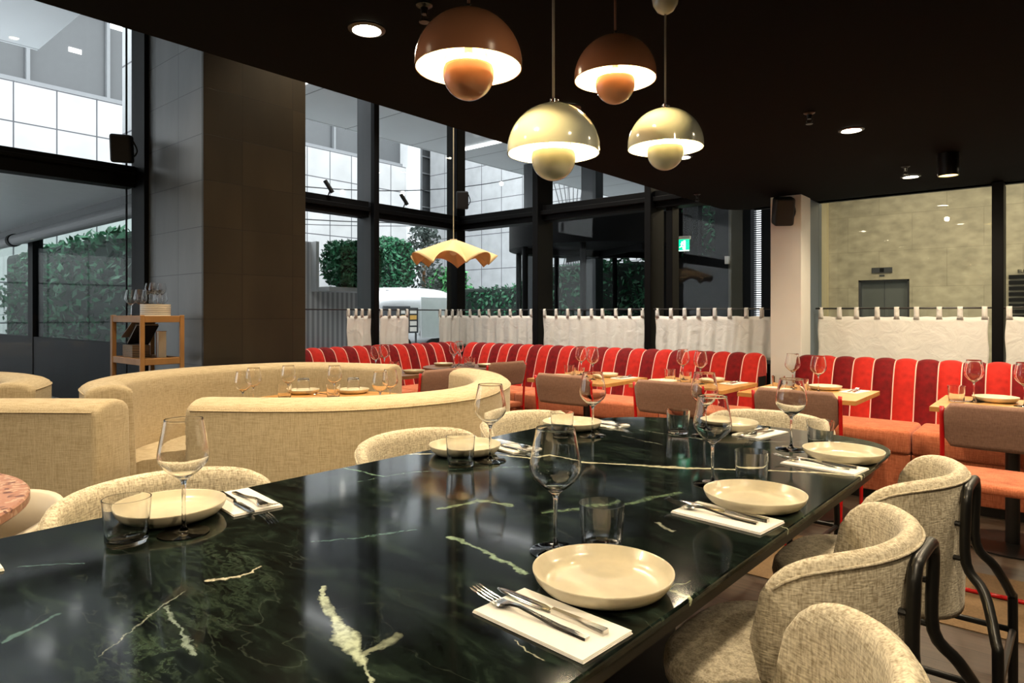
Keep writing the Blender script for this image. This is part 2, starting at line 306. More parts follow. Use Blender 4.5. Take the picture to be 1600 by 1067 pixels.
    for w, amt, col, pts in VEINS:
        dist = None
        for (s0_, t0_), (s1_, t1_) in zip(pts[:-1], pts[1:]):
            A = Vector((t0_, s0_, 0)); B = Vector((t1_, s1_, 0)); D = B - A; LL = D.length_squared
            pa = N(nt, 'ShaderNodeVectorMath', operation='SUBTRACT'); L.new(P, pa.inputs[0]); pa.inputs[1].default_value = A
            dt = N(nt, 'ShaderNodeVectorMath', operation='DOT_PRODUCT'); L.new(pa.outputs[0], dt.inputs[0]); dt.inputs[1].default_value = D / LL
            cl = N(nt, 'ShaderNodeClamp'); L.new(dt.outputs['Value'], cl.inputs[0])
            sd = N(nt, 'ShaderNodeVectorMath', operation='SCALE'); sd.inputs[0].default_value = D; L.new(cl.outputs[0], sd.inputs['Scale'])
            df = N(nt, 'ShaderNodeVectorMath', operation='DISTANCE'); L.new(pa.outputs[0], df.inputs[0]); L.new(sd.outputs[0], df.inputs[1])
            if dist is None: dist = df.outputs['Value']
            else:
                mn = N(nt, 'ShaderNodeMath', operation='MINIMUM'); L.new(dist, mn.inputs[0]); L.new(df.outputs['Value'], mn.inputs[1]); dist = mn.outputs[0]
        mr = N(nt, 'ShaderNodeMapRange'); mr.inputs['From Min'].default_value = w * .6; mr.inputs['From Max'].default_value = w * 1.35; mr.inputs['To Min'].default_value = amt; mr.inputs['To Max'].default_value = 0
        dm = N(nt, 'ShaderNodeMath', operation='MULTIPLY'); L.new(dist, dm.inputs[0]); L.new(wv.outputs[0], dm.inputs[1]); L.new(dm.outputs[0], mr.inputs[0])
        mu = N(nt, 'ShaderNodeMath', operation='MULTIPLY'); L.new(mr.outputs[0], mu.inputs[0]); L.new(br.outputs[0], mu.inputs[1])
        mx = N(nt, 'ShaderNodeMix', data_type='RGBA'); L.new(mu.outputs[0], mx.inputs[0]); L.new(cur, mx.inputs[6]); mx.inputs[7].default_value = (*col, 1)
        cur = mx.outputs[2]
    L.new(cur, b.inputs['Base Color'])
    rr = N(nt, 'ShaderNodeMapRange'); rr.inputs['To Min'].default_value = .045; rr.inputs['To Max'].default_value = .13; L.new(n0.outputs['Fac'], rr.inputs[0]); L.new(rr.outputs[0], b.inputs['Roughness'])
    return m
MARBLE = marble()

# ------------------------------------------------------------------ mesh helpers
def bx(bm, x0, x1, y0, y1, z0, z1, M=None):
    vs = [bm.verts.new((x, y, z)) for z in (z0, z1) for y in (y0, y1) for x in (x0, x1)]
    for f in ((0, 2, 3, 1), (4, 5, 7, 6), (0, 1, 5, 4), (2, 6, 7, 3), (0, 4, 6, 2), (1, 3, 7, 5)):
        bm.faces.new([vs[i] for i in f])
    if M is not None: bmesh.ops.transform(bm, matrix=M, verts=vs)
    return vs
def nb_(): return bmesh.new()
def obj(name, bm, mat, parent=None, smooth=False, bevel=0, subs=0, solid=0, loc=None, ang=40, segs=2):
    me = bpy.data.meshes.new(name)
    bmesh.ops.recalc_face_normals(bm, faces=bm.faces[:]); bm.to_mesh(me); bm.free()
    if not isinstance(mat, (list, tuple)): mat = [mat]
    for q in mat: me.materials.append(q)
    o = bpy.data.objects.new(name, me); COL.objects.link(o)
    if parent is not None: o.parent = parent
    if loc is not None: o.location = loc
    if smooth:
        for p in me.polygons: p.use_smooth = True
        if smooth == 'auto':
            me.set_sharp_from_angle(angle=R(ang))
    if solid:
        s = o.modifiers.new('s', 'SOLIDIFY'); s.thickness = solid; s.offset = 0
    if bevel:
        b = o.modifiers.new('b', 'BEVEL'); b.width = bevel; b.segments = segs; b.limit_method = 'ANGLE'; b.angle_limit = R(45)
    if subs:
        s = o.modifiers.new('u', 'SUBSURF'); s.levels = subs; s.render_levels = subs
    return o
def tag(o, label, cat, group=None, kind=None):
    if label: o['label'] = label
    if cat: o['category'] = cat
    if group: o['group'] = group
    if kind: o['kind'] = kind
    return o
def struct(name, bm, mat, parent=None, **kw):
    o = obj(name, bm, mat, parent, **kw)
    if parent is None: o['kind'] = 'structure'
    return o
def thing(name, label, cat, loc=(0, 0, 0), rz=0, group=None):
    o = bpy.data.objects.new(name, None); COL.objects.link(o); o.empty_display_size = .1
    o.location = loc; o.rotation_euler = (0, 0, rz)
    return tag(o, label, cat, group)
def dup(root, loc=None, rz=None, label=None, group=None, scale=None):
    r = root.copy(); COL.objects.link(r)
    if loc is not None: r.location = loc
    if rz is not None: r.rotation_euler = (0, 0, rz)
    if label: r['label'] = label
    if group: r['group'] = group
    if scale: r.scale = (scale,) * 3
    def rec(a, b):
        for ch in list(a.children):
            c = ch.copy(); COL.objects.link(c); c.parent = b; c.matrix_parent_inverse = ch.matrix_parent_inverse.copy(); rec(ch, c)
    rec(root, r)
    return r
def lathe(bm, prof, seg=32, close=False, M=None):
    rings = []
    for r, z in prof:
        if r < 1e-6: rings.append([bm.verts.new((0, 0, z))])
        else: rings.append([bm.verts.new((r * math.cos(2 * math.pi * i / seg), r * math.sin(2 * math.pi * i / seg), z)) for i in range(seg)])
    prs = list(zip(rings[:-1], rings[1:]))
    if close: prs.append((rings[-1], rings[0]))
    for a, b in prs:
        for i in range(seg):
            j = (i + 1) % seg
            if len(a) == 1 and len(b) == 1: continue
            if len(a) == 1: bm.faces.new((a[0], b[i], b[j]))
            elif len(b) == 1: bm.faces.new((a[i], a[j], b[0]))
            else: bm.faces.new((a[i], a[j], b[j], b[i]))
    vs = [v for r in rings for v in r]
    if M is not None: bmesh.ops.transform(bm, matrix=M, verts=vs)
    return vs
def smoothpath(pts, n=6, closed=False):
    P = [Vector(p) for p in pts]; out = []
    m = len(P)
    rng = range(m if closed else m - 1)
    for i in rng:
        if closed: p0, p1, p2, p3 = P[(i - 1) % m], P[i], P[(i + 1) % m], P[(i + 2) % m]
        else: p0, p1, p2, p3 = P[max(i - 1, 0)], P[i], P[i + 1], P[min(i + 2, m - 1)]
        for k in range(n):
            t = k / n
            out.append(.5 * ((2 * p1) + (-p0 + p2) * t + (2 * p0 - 5 * p1 + 4 * p2 - p3) * t * t + (-p0 + 3 * p1 - 3 * p2 + p3) * t ** 3))
    if not closed: out.append(P[-1])
    return out
def tube(bm, pts, r, seg=10, smooth=0, closed=False):
    P = smoothpath(pts, smooth, closed) if smooth else [Vector(p) for p in pts]
    rings = []; up = Vector((0, 0, 1)); m = len(P); ref = None
    for i, p in enumerate(P):
        if closed: t = (P[(i + 1) % m] - P[i - 1])
        else: t = P[min(i + 1, m - 1)] - P[max(i - 1, 0)]
        t.normalize()
        if ref is None:
            ref = up if abs(t.z) < .9 else Vector((1, 0, 0))
        a = t.cross(ref)
        if a.length < 1e-4: a = t.cross(Vector((0, 1, 0)))
        a.normalize(); b = t.cross(a).normalized(); ref = -b if False else (a.cross(t)).normalized()
        rr = r[i] if isinstance(r, (list, tuple)) else r
        rings.append([bm.verts.new(p + a * math.cos(2 * math.pi * k / seg) * rr + b * math.sin(2 * math.pi * k / seg) * rr) for k in range(seg)])
    prs = list(zip(rings[:-1], rings[1:]))
    if closed: prs.append((rings[-1], rings[0]))
    for A, B in prs:
        for k in range(seg):
            j = (k + 1) % seg; bm.faces.new((A[k], A[j], B[j], B[k]))
    if not closed:
        bm.faces.new(rings[0]); bm.faces.new(rings[-1][::-1])
def prism(bm, pts, z0, z1, M=None):
    a = [bm.verts.new((p[0], p[1], z0)) for p in pts]; b = [bm.verts.new((p[0], p[1], z1)) for p in pts]
    bm.faces.new(a[::-1]); bm.faces.new(b); n = len(pts)
    for i in range(n):
        j = (i + 1) % n; bm.faces.new((a[i], a[j], b[j], b[i]))
    if M is not None: bmesh.ops.transform(bm, matrix=M, verts=a + b)
def text(name, s, size, mat, M, parent, depth=.004):
    c = bpy.data.curves.new(name, 'FONT'); c.body = s; c.size = size; c.extrude = depth; c.align_x = 'LEFT'
    o = bpy.data.objects.new(name, c); COL.objects.link(o)
    dg = bpy.context.evaluated_depsgraph_get(); me = bpy.data.meshes.new_from_object(o.evaluated_get(dg)); bpy.data.objects.remove(o)
    me.transform(M); me.materials.clear(); me.materials.append(mat)
    q = bpy.data.objects.new(name, me); COL.objects.link(q); q.parent = parent; return q
CY, SY = math.cos(R(YAW)), math.sin(R(YAW))
def vw(a, d):            # plan point given as (across, ahead) of the doorway where one stands -> room axes
    return (a * CY - d * SY, a * SY + d * CY)

# ================================================================== ROOM SHELL
WA, WB = -5.96, 6.10           # window wall planes
bm = nb_(); bx(bm, -6.1, 3.2, -3.2, 6.25, -.1, 0); struct('floor', bm, FLOORM)
bm = nb_(); bx(bm, -3.3, 3.1, 3.05, 3.75, 0, .004)
tag(obj('rug', bm, RUGM), 'long tan runner laid in the dark boards behind the red framed chairs', 'rug')
# dropped black ceiling with a rounded corner
bm = nb_()
pts = [(3.2, -3.2), (3.2, 6.1)]
for k in range(9):
    a = R(90 + 90 * k / 8); pts.append((-2.42 + .30 + .30 * math.cos(a), 6.1 - .30 + .30 * math.sin(a)))
pts += [(-2.42, -3.2)]
prism(bm, pts, CEIL, 4.2); struct('ceiling', bm, BLACK)
bm = nb_(); bx(bm, -6.1, -2.42, -3.2, 6.2, 4.2, 4.35); struct('ceiling_upper', bm, BLACK)
WALLD = plain('dark_plaster', (.035, .030, .026), .8)
bm = nb_(); bx(bm, 3.2, 3.35, -3.2, 6.25, 0, 4.2); struct('wall_right', bm, WALLD)
bm = nb_(); bx(bm, -6.1, 3.2, -3.35, -3.2, 0, 4.35); struct('wall_back', bm, WALLD)
# low sill walls under the glass
bm = nb_(); bx(bm, -6.08, -5.72, 3.04, 6.2, 0, .78); bx(bm, -6.08, -5.9, -3.2, 2.2, 0, .10); struct('wall_left', bm, FRAME)
bm = nb_(); bx(bm, -5.72, 3.2, 5.72, 6.2, 0, .78); struct('wall_far', bm, FRAME)
# stone pier
bm = nb_(); bx(bm, -4.775, -4.75, 2.206, 3.04, 0, 4.2); struct('trim_1', bm, STONE, bevel=.004)
bm = nb_(); bx(bm, -5.96, -4.775, 2.206, 2.235, 0, 4.2); struct('trim_2', bm, STONE_DAYLIT)
bm = nb_(); bx(bm, -5.96, -4.776, 2.236, 3.04, 0, 4.2); struct('wall_pier', bm, FRAME)
bm = nb_(); bx(bm, -5.96, -5.70, 2.17, 2.205, 0, 4.2); struct('trim_3', bm, FRAME)
# warm white column by the far glass
bm = nb_(); bx(bm, -1.867, -1.624, 5.55, 5.80, 0, CEIL); struct('wall_column', bm, PAINT, bevel=.003)
BLUEG = plain('blue_grey_metal', (.10, .14, .19), .4)
bm = nb_(); bx(bm, -1.78, -1.64, 5.82, 6.19, .78, CEIL); struct('trim_4', bm, BLUEG)
# window frames. wall A
TR0, TR1 = 2.27, 2.445
def windowA(n, y0, y1, zb):
    bm = nb_(); bx(bm, WA - .004, WA + .004, y0, y1, zb, 4.2); struct('window_%d' % n, bm, PANE)
windowA(1, -3.2, 2.18, .1); windowA(2, 3.04, 6.09, .78)
def frame(n, boxes, m=FRAME):
    bm = nb_()
    for b in boxes: bx(bm, *b)
    struct('trim_%d' % n, bm, m, bevel=.006)
frame(5, [(-6.03, -5.88, -3.2, 2.17, TR0 - .02, TR1 - .02), (-5.90, -5.86, -3.2, 2.17, TR1 - .09, TR1 - .06)])
frame(6, [(-6.03, -5.88, 3.04, 5.95, TR0, TR1), (-5.90, -5.85, 3.04, 5.95, TR0 + .06, TR0 + .11)])
frame(7, [(-6.09, -5.78, 4.55, 4.61, .78, 4.2)], FRAMEG)  # grey instead of black: light on the mullion side is in the colour
frame(8, [(-5.84, -5.775, 4.545, 4.615, .78, 4.2)])
frame(9, [(-6.09, -5.90, 5.95, 6.10, .78, 4.2)])
frame(10, [(-6.09, -5.80, .58, .65, .1, 4.2)])
frame(11, [(-5.975, -5.95, 2.126, 2.138, .1, 4.2)])
# wall B
def windowB(n, x0, x1, z1, m=PANE):
    bm = nb_(); bx(bm, x0, x1, WB - .004, WB + .004, .78, z1); struct('window_%d' % n, bm, m)
windowB(3, -5.95, -2.42, 4.2); windowB(4, -2.419, -1.78, CEIL); windowB(5, -1.64, 3.2, CEIL, LOBBYPANE)
frame(12, [(-5.9, -2.43, 5.99, 6.17, TR0, TR1), (-5.9, -2.43, 5.95, 5.99, TR0 + .06, TR0 + .11)])
frame(13, [(-4.65, -4.57, 5.90, 6.19, .78, 4.2)]); frame(14, [(-3.225, -3.155, 5.90, 6.19, .78, 4.2)])
frame(15, [(-.41, -.34, 5.92, 6.19, .78, CEIL)]); frame(16, [(1.01, 1.08, 5.92, 6.19, .78, CEIL)])
frame(17, [(-2.2, 3.2, 6.0, 6.15, CEIL, CEIL + .2)])
frame(18, [(-3.05, -2.98, 6.02, 6.17, .78, 2.27)])

# ================================================================== CEILING FITTINGS
def downlight(x, y, place, z=CEIL):
    t = thing('downlight', 'round recessed ceiling downlight, ' + place, 'downlight', (x, y, z), 0, 'recessed downlights')
    bm = nb_(); lathe(bm, [(.050, -.001), (.062, -.001), (.062, -.006), (.048, -.010), (.048, -.001)], 28); obj('trim_ring', bm, BLACKMETAL, t, 'auto')
    bm = nb_(); lathe(bm, [(0, -.004), (.047, -.004), (.047, -.001), (0, -.001)], 28); obj('diffuser', bm, LAMP_ON, t)
places = ['left of the terracotta lampshades', 'just above the front cream lampshade', 'right of the cream lampshades', 'nearest the small cylinder lamp']
for k, (x, y) in enumerate(DOWN):
    downlight(x, y, places[k] if k < 4 else ['over the near end of the marble table', 'hidden above the dome pendants', 'above the nearest right chair', 'above the far right chair', 'over the oak tables at right', 'near the lobby glass at right', 'behind the viewer over the aisle', 'to the right of the aisle', 'behind the viewer at left', 'just behind the viewer'][k - 4])
for k, (x, y) in enumerate(HIGH):
    downlight(x, y, 'in the tall window bay ' + ['near the cart', 'over the left sofa', 'over the curved sofas', 'beside the stone pier', 'behind the pier', 'over the corner tables', 'by the far glass', 'near the back wall'][k], 4.2)
t = thing('surface_downlight', 'black cylinder lamp fixed under the ceiling near the right glass', 'ceiling lamp', (-.536, 4.71, CEIL))
bm = nb_(); lathe(bm, [(0, -.001), (.054, -.001), (.054, -.134), (.049, -.134), (.047, -.08), (0, -.08)], 32); obj('housing', bm, BLACKMETAL, t, 'auto')
bm = nb_(); lathe(bm, [(0, -.130), (.0485, -.130), (.0485, -.12), (0, -.12)], 24); obj('diffuser', bm, emis('amber_glow', (1, .62, .18), 3.5), t)
def sprinkler(x, y, label):
    t = thing('sprinkler_head', label, 'sprinkler', (x, y, CEIL), 0, 'fire sprinklers')
    bm = nb_(); lathe(bm, [(0, 0), (.026, 0), (.026, -.003), (.012, -.010), (.010, -.03), (0, -.03)], 20); obj('escutcheon', bm, BLACKMETAL, t, 'auto')
    bm = nb_(); tube(bm, [(.010, 0, -.03), (.014, 0, -.042), (.004, 0, -.052)], .0018, 6); tube(bm, [(-.010, 0, -.03), (-.014, 0, -.042), (-.004, 0, -.052)], .0018, 6)
    lathe(bm, [(0, -.052), (.016, -.052), (.016, -.055), (0, -.055)], 14); obj('deflector', bm, BLACKMETAL, t)
sprinkler(*vw(-.133 * 2.05, 2.05), 'black sprinkler head at the top edge left of the terracotta lamp')
sprinkler(*vw(.597 * 4.3, 4.3), 'black sprinkler head beside the downlight left of the cylinder lamp')
sprinkler(*vw(.451 * 3.15, 3.15), 'tiny black sprinkler head right of the upper cream lamp')
sprinkler(*vw(.281 * 5.3, 5.3), 'tiny black sprinkler head near the rounded ceiling corner')

# flower-pot pendants
def pendant(x, y, zr, rad, shade, cord, label, group):
    t = thing('pendant_lamp', label, 'pendant lamp', (x, y, zr), 0, group)
    k = rad / .1125
    def dome(th):
        prof = [(rad, 0), (rad * .995, .012 * k)]
        for i in range(1, 15):
            a = R(90 * i / 14); prof.append((max(rad * math.cos(a), .0), .008 * k + rad * 1.0 * math.sin(a)))
        return prof
    p = dome(0); inner = [(max(r - .003, 0), z - .003 if r < rad * .9 else z) for r, z in p][::-1]
    bm = nb_(); lathe(bm, p[:-1] + [(0, p[-1][1])], 64); obj('lamp_shade', bm, shade, t, True)
    bm = nb_(); lathe(bm, [(q[0], q[1]) for q in inner], 64); obj('shade_lining', bm, WHITEIN, t, True)
    br = rad * .475; bm = nb_(); zc = -.012 * k
    prof = [(0, zc - br)] + [(br * math.sin(R(a)), zc - br * math.cos(R(a))) for a in range(8, 107, 7)]
    prof += [(r - .002, z) for r, z in prof[::-1][:-1]] + [(0, zc - br + .004)]
    lathe(bm, prof, 48); obj('lower_cup', bm, shade, t, True)
    # bulb: the frosted lamp seated in the cup
    bm = nb_(); lathe(bm, [(0, .030 * k)] + [(.020 * k * math.sin(R(a)), .010 * k + .020 * k * math.cos(R(a))) for a in range(20, 180, 20)] + [(0, -.010 * k)], 20); obj('bulb', bm, BULB, t, True)
    bm = nb_(); tube(bm, [(0, 0, .03 * k), (0, 0, rad * 1.05)], .009, 10)
    for q in (0, 2.09, 4.19): tube(bm, [(.99 * br * math.cos(q), .99 * br * math.sin(q), .010 * k), (.012 * math.cos(q), .012 * math.sin(q), rad * .92)], .0012, 5)
    obj('lamp_holder', bm, STEEL, t)
    top = rad + .008 * k
    bm = nb_(); lathe(bm, [(0, top - .003), (.009, top - .002), (.009, top + .012), (.004, top + .016), (0, top + .016)], 16)
    bmesh.ops.create_uvsphere(bm, u_segments=10, v_segments=6, radius=.0045, matrix=Matrix.Translation((.010, 0, top + .006))); obj('cord_grip', bm, STEEL, t, 'auto')
    bm = nb_(); tube(bm, [(0, 0, top + .014), (0, 0, CEIL - zr - .03)], .0032, 8); obj('cord', bm, cord, t, True)
    h = CEIL - zr; bm = nb_(); lathe(bm, [(0, h - .062), (.010, h - .060), (.024, h - .052), (.036, h - .034), (.040, h - .015), (.040, h - .001), (0, h - .001)], 28); obj('ceiling_canopy', bm, shade, t, True)
    l = bpy.data.lights.new('bulb_light', 'POINT'); l.energy = 8; l.color = (1, .74, .34); l.shadow_soft_size = .018
    lo = bpy.data.objects.new('bulb_light', l); lo.location = (0, 0, .045 * k); lo.parent = t; COL.objects.link(lo)
    return t
g = 'dome pendants over the marble table'
pendant(-.957, .999, 1.723, .1125, TERRA, CORD_T, 'terracotta dome pendant, larger looking of the two terracotta ones, at left', g)
pendant(-.946, 1.568, 1.851, .1125, TERRA, CORD_T, 'terracotta dome pendant on the right, above and between the cream ones', g)
pendant(-.951, 1.290, 1.598, .1125, CREAM, CORD_C, 'glossy cream dome pendant hanging lowest, below the terracotta ones', g)
pendant(-.920, 1.813, 1.706, .1125, CREAM, CORD_C, 'glossy cream dome pendant on the right under its round ceiling canopy', g)

# scalloped paper pendant in the window corner
t = thing('scalloped_pendant', 'pleated pale yellow shade with drooping lobes hanging before the window corner', 'pendant lamp', (-3.91, 3.90, 1.66))
bm = nb_(); NL = 7; nu = 168; nv = 12; rings = []
for j in range(nv + 1):
    v = j / nv; ring = []
    for i in range(nu):
        a = 2 * math.pi * i / nu; lobe = abs(math.cos(NL * a / 2)) * 2 - 1
        r = .035 + v * (.305 + .035 * lobe * v)
        z = .160 - .165 * v ** 1.1 + lobe * .045 * v
        ring.append(bm.verts.new((r * math.cos(a), r * math.sin(a), z)))
    rings.append(ring)
for A, B in zip(rings[:-1], rings[1:]):
    for i in range(nu): bm.faces.new((A[i], A[(i + 1) % nu], B[(i + 1) % nu], B[i]))
obj('lamp_shade', bm, PAPER, t, True, solid=.003)
bm = nb_(); lathe(bm, [(0, .10), (.03, .10), (.03, .17), (0, .175)], 20); obj('lamp_holder', bm, PORCELAIN, t, 'auto')
bm = nb_(); bmesh.ops.create_uvsphere(bm, u_segments=16, v_segments=10, radius=.035, matrix=Matrix.Translation((0, 0, .07))); obj('bulb', bm, PORCELAIN, t, True)
bm = nb_(); tube(bm, [(0, 0, .17), (0, 0, 4.2 - 1.66)], .004, 8); obj('cord', bm, CORD_C, t)

# speakers and small spotlights
def speaker(x, y, z, rz, label, tilt=.2):
    t = thing('loudspeaker', label, 'speaker', (x, y, z), rz, 'black wall speakers')
    bm = nb_(); M = Matrix.Rotation(tilt, 4, 'X'); bx(bm, -.075, .075, -.07, .07, -.11, .11, M); obj('cabinet', bm, SPEAKER, t, bevel=.02, segs=3)
    bm = nb_(); bx(bm, -.062, .062, -.076, -.071, -.097, .097, M); obj('grille', bm, SPEAKER, t, bevel=.003)
    bm = nb_(); tube(bm, [(0, .06, .06), (0, .12, .10), (0, .17, .13)], .012, 8); tube(bm, [(.076, 0, .07), (.10, .04, .0), (.076, .02, -.06)], .006, 6, 4); obj('bracket', bm, BLACKMETAL, t)
speaker(-5.74, 2.02, 2.52, R(60), 'black box speaker on the frame post left of the stone pier')
speaker(-5.74, 5.88, 2.62, R(45), 'black box speaker above the transom in the glass corner')
speaker(-1.73, 5.44, 2.03, R(30), 'black box speaker mounted high on the warm white column', .3)
def clipspot(x, y, z, label):
    t = thing('clip_spotlight', label, 'spotlight', (x, y, z), 0, 'small spotlights on the transom')
    bm = nb_(); tube(bm, [(-.03, -.04, .10), (.015, .02, -.02)], .022, 12); obj('lamp_head', bm, BLACKMETAL, t)
    bm = nb_(); tube(bm, [(0, 0, 0), (-.03, 0, -.045)], .007, 6); obj('bracket', bm, BLACKMETAL, t)
clipspot(-5.85, 4.03, 2.49, 'small black spotlight on the transom in the pane next to the pier')
clipspot(-5.85, 5.05, 2.49, 'small black spotlight on the transom in the pane next to the glass corner')

# ================================================================== LONG MARBLE TABLE  (table frame: x across = t, y along = s)
TAB = R(-1.2)
def T(t_, s_):
    return (t_ * math.cos(TAB) - s_ * math.sin(TAB), t_ * math.sin(TAB) + s_ * math.cos(TAB))
far = [(-1.68, 1.9), (-1.678, 2.1), (-1.67, 2.25), (-1.645, 2.38), (-1.60, 2.48), (-1.52, 2.575), (-1.40, 2.65), (-1.25, 2.70), (-1.08, 2.72), (-.90, 2.72), (-.74, 2.70), (-.62, 2.66), (-.545, 2.60), (-.505, 2.52), (-.487, 2.40), (-.484, 2.2), (-.484, 1.9)]
out = [(p.x, p.y) for p in smoothpath([(*p, 0) for p in far], 4)]
mid = 0.9
near = [(x, 2 * mid - y) for x, y in out[::-1]]
poly = out + near
tt = thing('marble_table', 'long dark green marble dining table with white veins, laid with plates and glasses', 'table', (0, 0, 0), TAB)
bm = nb_(); rows = []
for dz, ins in ((.75, .004), (.7485, .001), (.746, 0), (.738, .001), (.708, .028)):
    rows.append([bm.verts.new((-1.08 + (x + 1.08) * (1 - ins / .597), mid + (y - mid) * (1 - ins / 1.82), dz)) for x, y in poly])
for A, B in zip(rows[:-1], rows[1:]):
    for i in range(len(poly)): bm.faces.new((A[i], A[(i + 1) % len(poly)], B[(i + 1) % len(poly)], B[i]))
bm.faces.new(rows[0]); bm.faces.new(rows[-1][::-1]); obj('tabletop', bm, MARBLE, tt)
bm = nb_(); prism(bm, [(-1.08 + (x + 1.08) * .93, mid + (y - mid) * .975) for x, y in poly], .68, .7075); obj('underframe', bm, BLACKMETAL, tt)
for ys in (.1, 1.7):
    bm = nb_(); bx(bm, -1.16, -1.00, ys - .25, ys + .25, .02, .68); obj('pedestal', bm, BLACKMETAL, tt, bevel=.01)
    bm = nb_(); bx(bm, -1.36, -.80, ys - .32, ys + .32, 0, .02); obj('base_plate', bm, BLACKMETAL, tt, bevel=.004)

# ---- tableware prototypes
def wine_bm(fine=36):
    bm = nb_()
    o = [(.050, .0005), (.050, .0020), (.030, .0035), (.010, .007), (.0052, .013), (.0038, .03), (.0036, .07), (.0040, .100), (.0065, .110), (.013, .117), (.026, .126), (.041, .140), (.0485, .152), (.0505, .163), (.0495, .175), (.046, .195), (.0415, .218), (.0383, .2355), (.0377, .2392), (.0374, .240)]
    i = [(.0368, .240), (.0366, .2392), (.0372, .2355), (.0405, .218), (.045, .195), (.0485, .175), (.0493, .163), (.0472, .153), (.040, .1415), (.025, .1280), (.012, .1195), (0, .1175)]
    lathe(bm, [(0, .0005)] + o + i, fine); return bm
def proto_wine(seg=36):
    return tag(obj('wine_glass', wine_bm(seg), STEMW, None, 'auto', ang=38), '', 'wine glass')
def proto_tumbler(seg=36):
    bm = nb_(); lathe(bm, [(0, .0005), (.036, .0005), (.0385, .003), (.0405, .03), (.0445, .089), (.0445, .0905), (.0425, .0905), (.0424, .089), (.0385, .03), (.0360, .012), (.033, .009), (0, .008)], seg)
    return tag(obj('tumbler', bm, STEMW, None, 'auto', ang=50), '', 'tumbler')
def proto_plate(seg=56):
    bm = nb_(); lathe(bm, [(0, .003), (.072, .003), (.074, 0), (.080, 0), (.092, .002), (.104, .008), (.1135, .019), (.1180, .030), (.1182, .0325), (.1165, .0328), (.1145, .0310), (.1085, .0195), (.100, .0120), (.090, .0085), (.078, .0075), (0, .0070)], seg)
    return tag(obj('plate', bm, PLATE, None, True), '', 'plate')
def proto_napkin():
    bm = nb_(); vs = bx(bm, -.108, .108, -.058, .058, 0, .0016); bx(bm, -.107, .107, -.0575, .057, .0018, .0034); bx(bm, -.1055, .1065, -.057, .0578, .0036, .0052)
    return tag(obj('napkin', bm, NAPKIN, None, bevel=.0007, segs=1), '', 'napkin')
def strip(bm, prof, th):
    """prof: list of (x, halfwidth, z) along the piece"""
    rows = []
    for x, w, z in prof:
        rows.append([bm.verts.new((x, -w, z)), bm.verts.new((x, w, z)), bm.verts.new((x, w * .8, z + th)), bm.verts.new((x, -w * .8, z + th))])
    for A, B in zip(rows[:-1], rows[1:]):
        for k in range(4):
            j = (k + 1) % 4; bm.faces.new((A[k], A[j], B[j], B[k]))
    bm.faces.new(rows[0][::-1]); bm.faces.new(rows[-1])
def proto_fork():
    bm = nb_()
    strip(bm, [(.10, .0062, .0), (.097, .0066, .0), (.05, .0052, .001), (.01, .0038, .005), (-.025, .0032, .0085), (-.040, .0045, .0075), (-.050, .0095, .005), (-.060, .0122, .0035), (-.067, .0122, .0038)], .0035)
    for k in range(4):
        y = (k - 1.5) * .0070
        rows = []
        for x, z in ((-.066, .0040), (-.085, .006), (-.100, .009), (-.116, .013), (-.120, .0145)):
            w = .0014 if x > -.118 else .0007
            rows.append([bm.verts.new((x, y - w, z)), bm.verts.new((x, y + w, z)), bm.verts.new((x, y + w, z + .0016)), bm.verts.new((x, y - w, z + .0016))])
        for A, B in zip(rows[:-1], rows[1:]):
            for q in range(4):
                j = (q + 1) % 4; bm.faces.new((A[q], A[j], B[j], B[q]))
        bm.faces.new(rows[0][::-1]); bm.faces.new(rows[-1])
    return tag(obj('fork', bm, STEEL, None, 'auto', ang=50), '', 'fork')
def proto_knife():
    bm = nb_()
    strip(bm, [(.10, .0070, 0), (.097, .0075, 0), (.05, .0060, 0), (0, .0048, 0)], .0075)
    strip(bm, [(0, .0050, .001), (-.012, .0070, .002), (-.02, .0088, .0025), (-.08, .0092, .0025), (-.105, .0070, .0025), (-.118, .0015, .0025)], .0016)
    return tag(obj('table_knife', bm, STEEL, None, 'auto', ang=50), '', 'knife')
PROTO = {}
USED = set()
BUILD = {'wine': proto_wine, 'tumbler': proto_tumbler, 'plate': proto_plate, 'napkin': proto_napkin, 'fork': proto_fork, 'knife': proto_knife}
CATN = {'wine': ('wine_glass', 'wine glass'), 'tumbler': ('tumbler', 'tumbler'), 'plate': ('plate', 'plate'), 'napkin': ('napkin', 'napkin'), 'fork': ('fork', 'fork'), 'knife': ('table_knife', 'knife')}
def put(kind, x, y, z, rz, label, group, scale=1, flip=False):
    if kind not in PROTO:
        PROTO[kind] = BUILD[kind](); o = PROTO[kind]
    else:
        o = PROTO[kind].copy(); COL.objects.link(o)
    o.location = (x, y, z); o.rotation_euler = (math.pi if flip else 0, 0, rz); o.scale = (scale,) * 3
    o['label'] = label; o['group'] = group
    return o
ZT = .7502
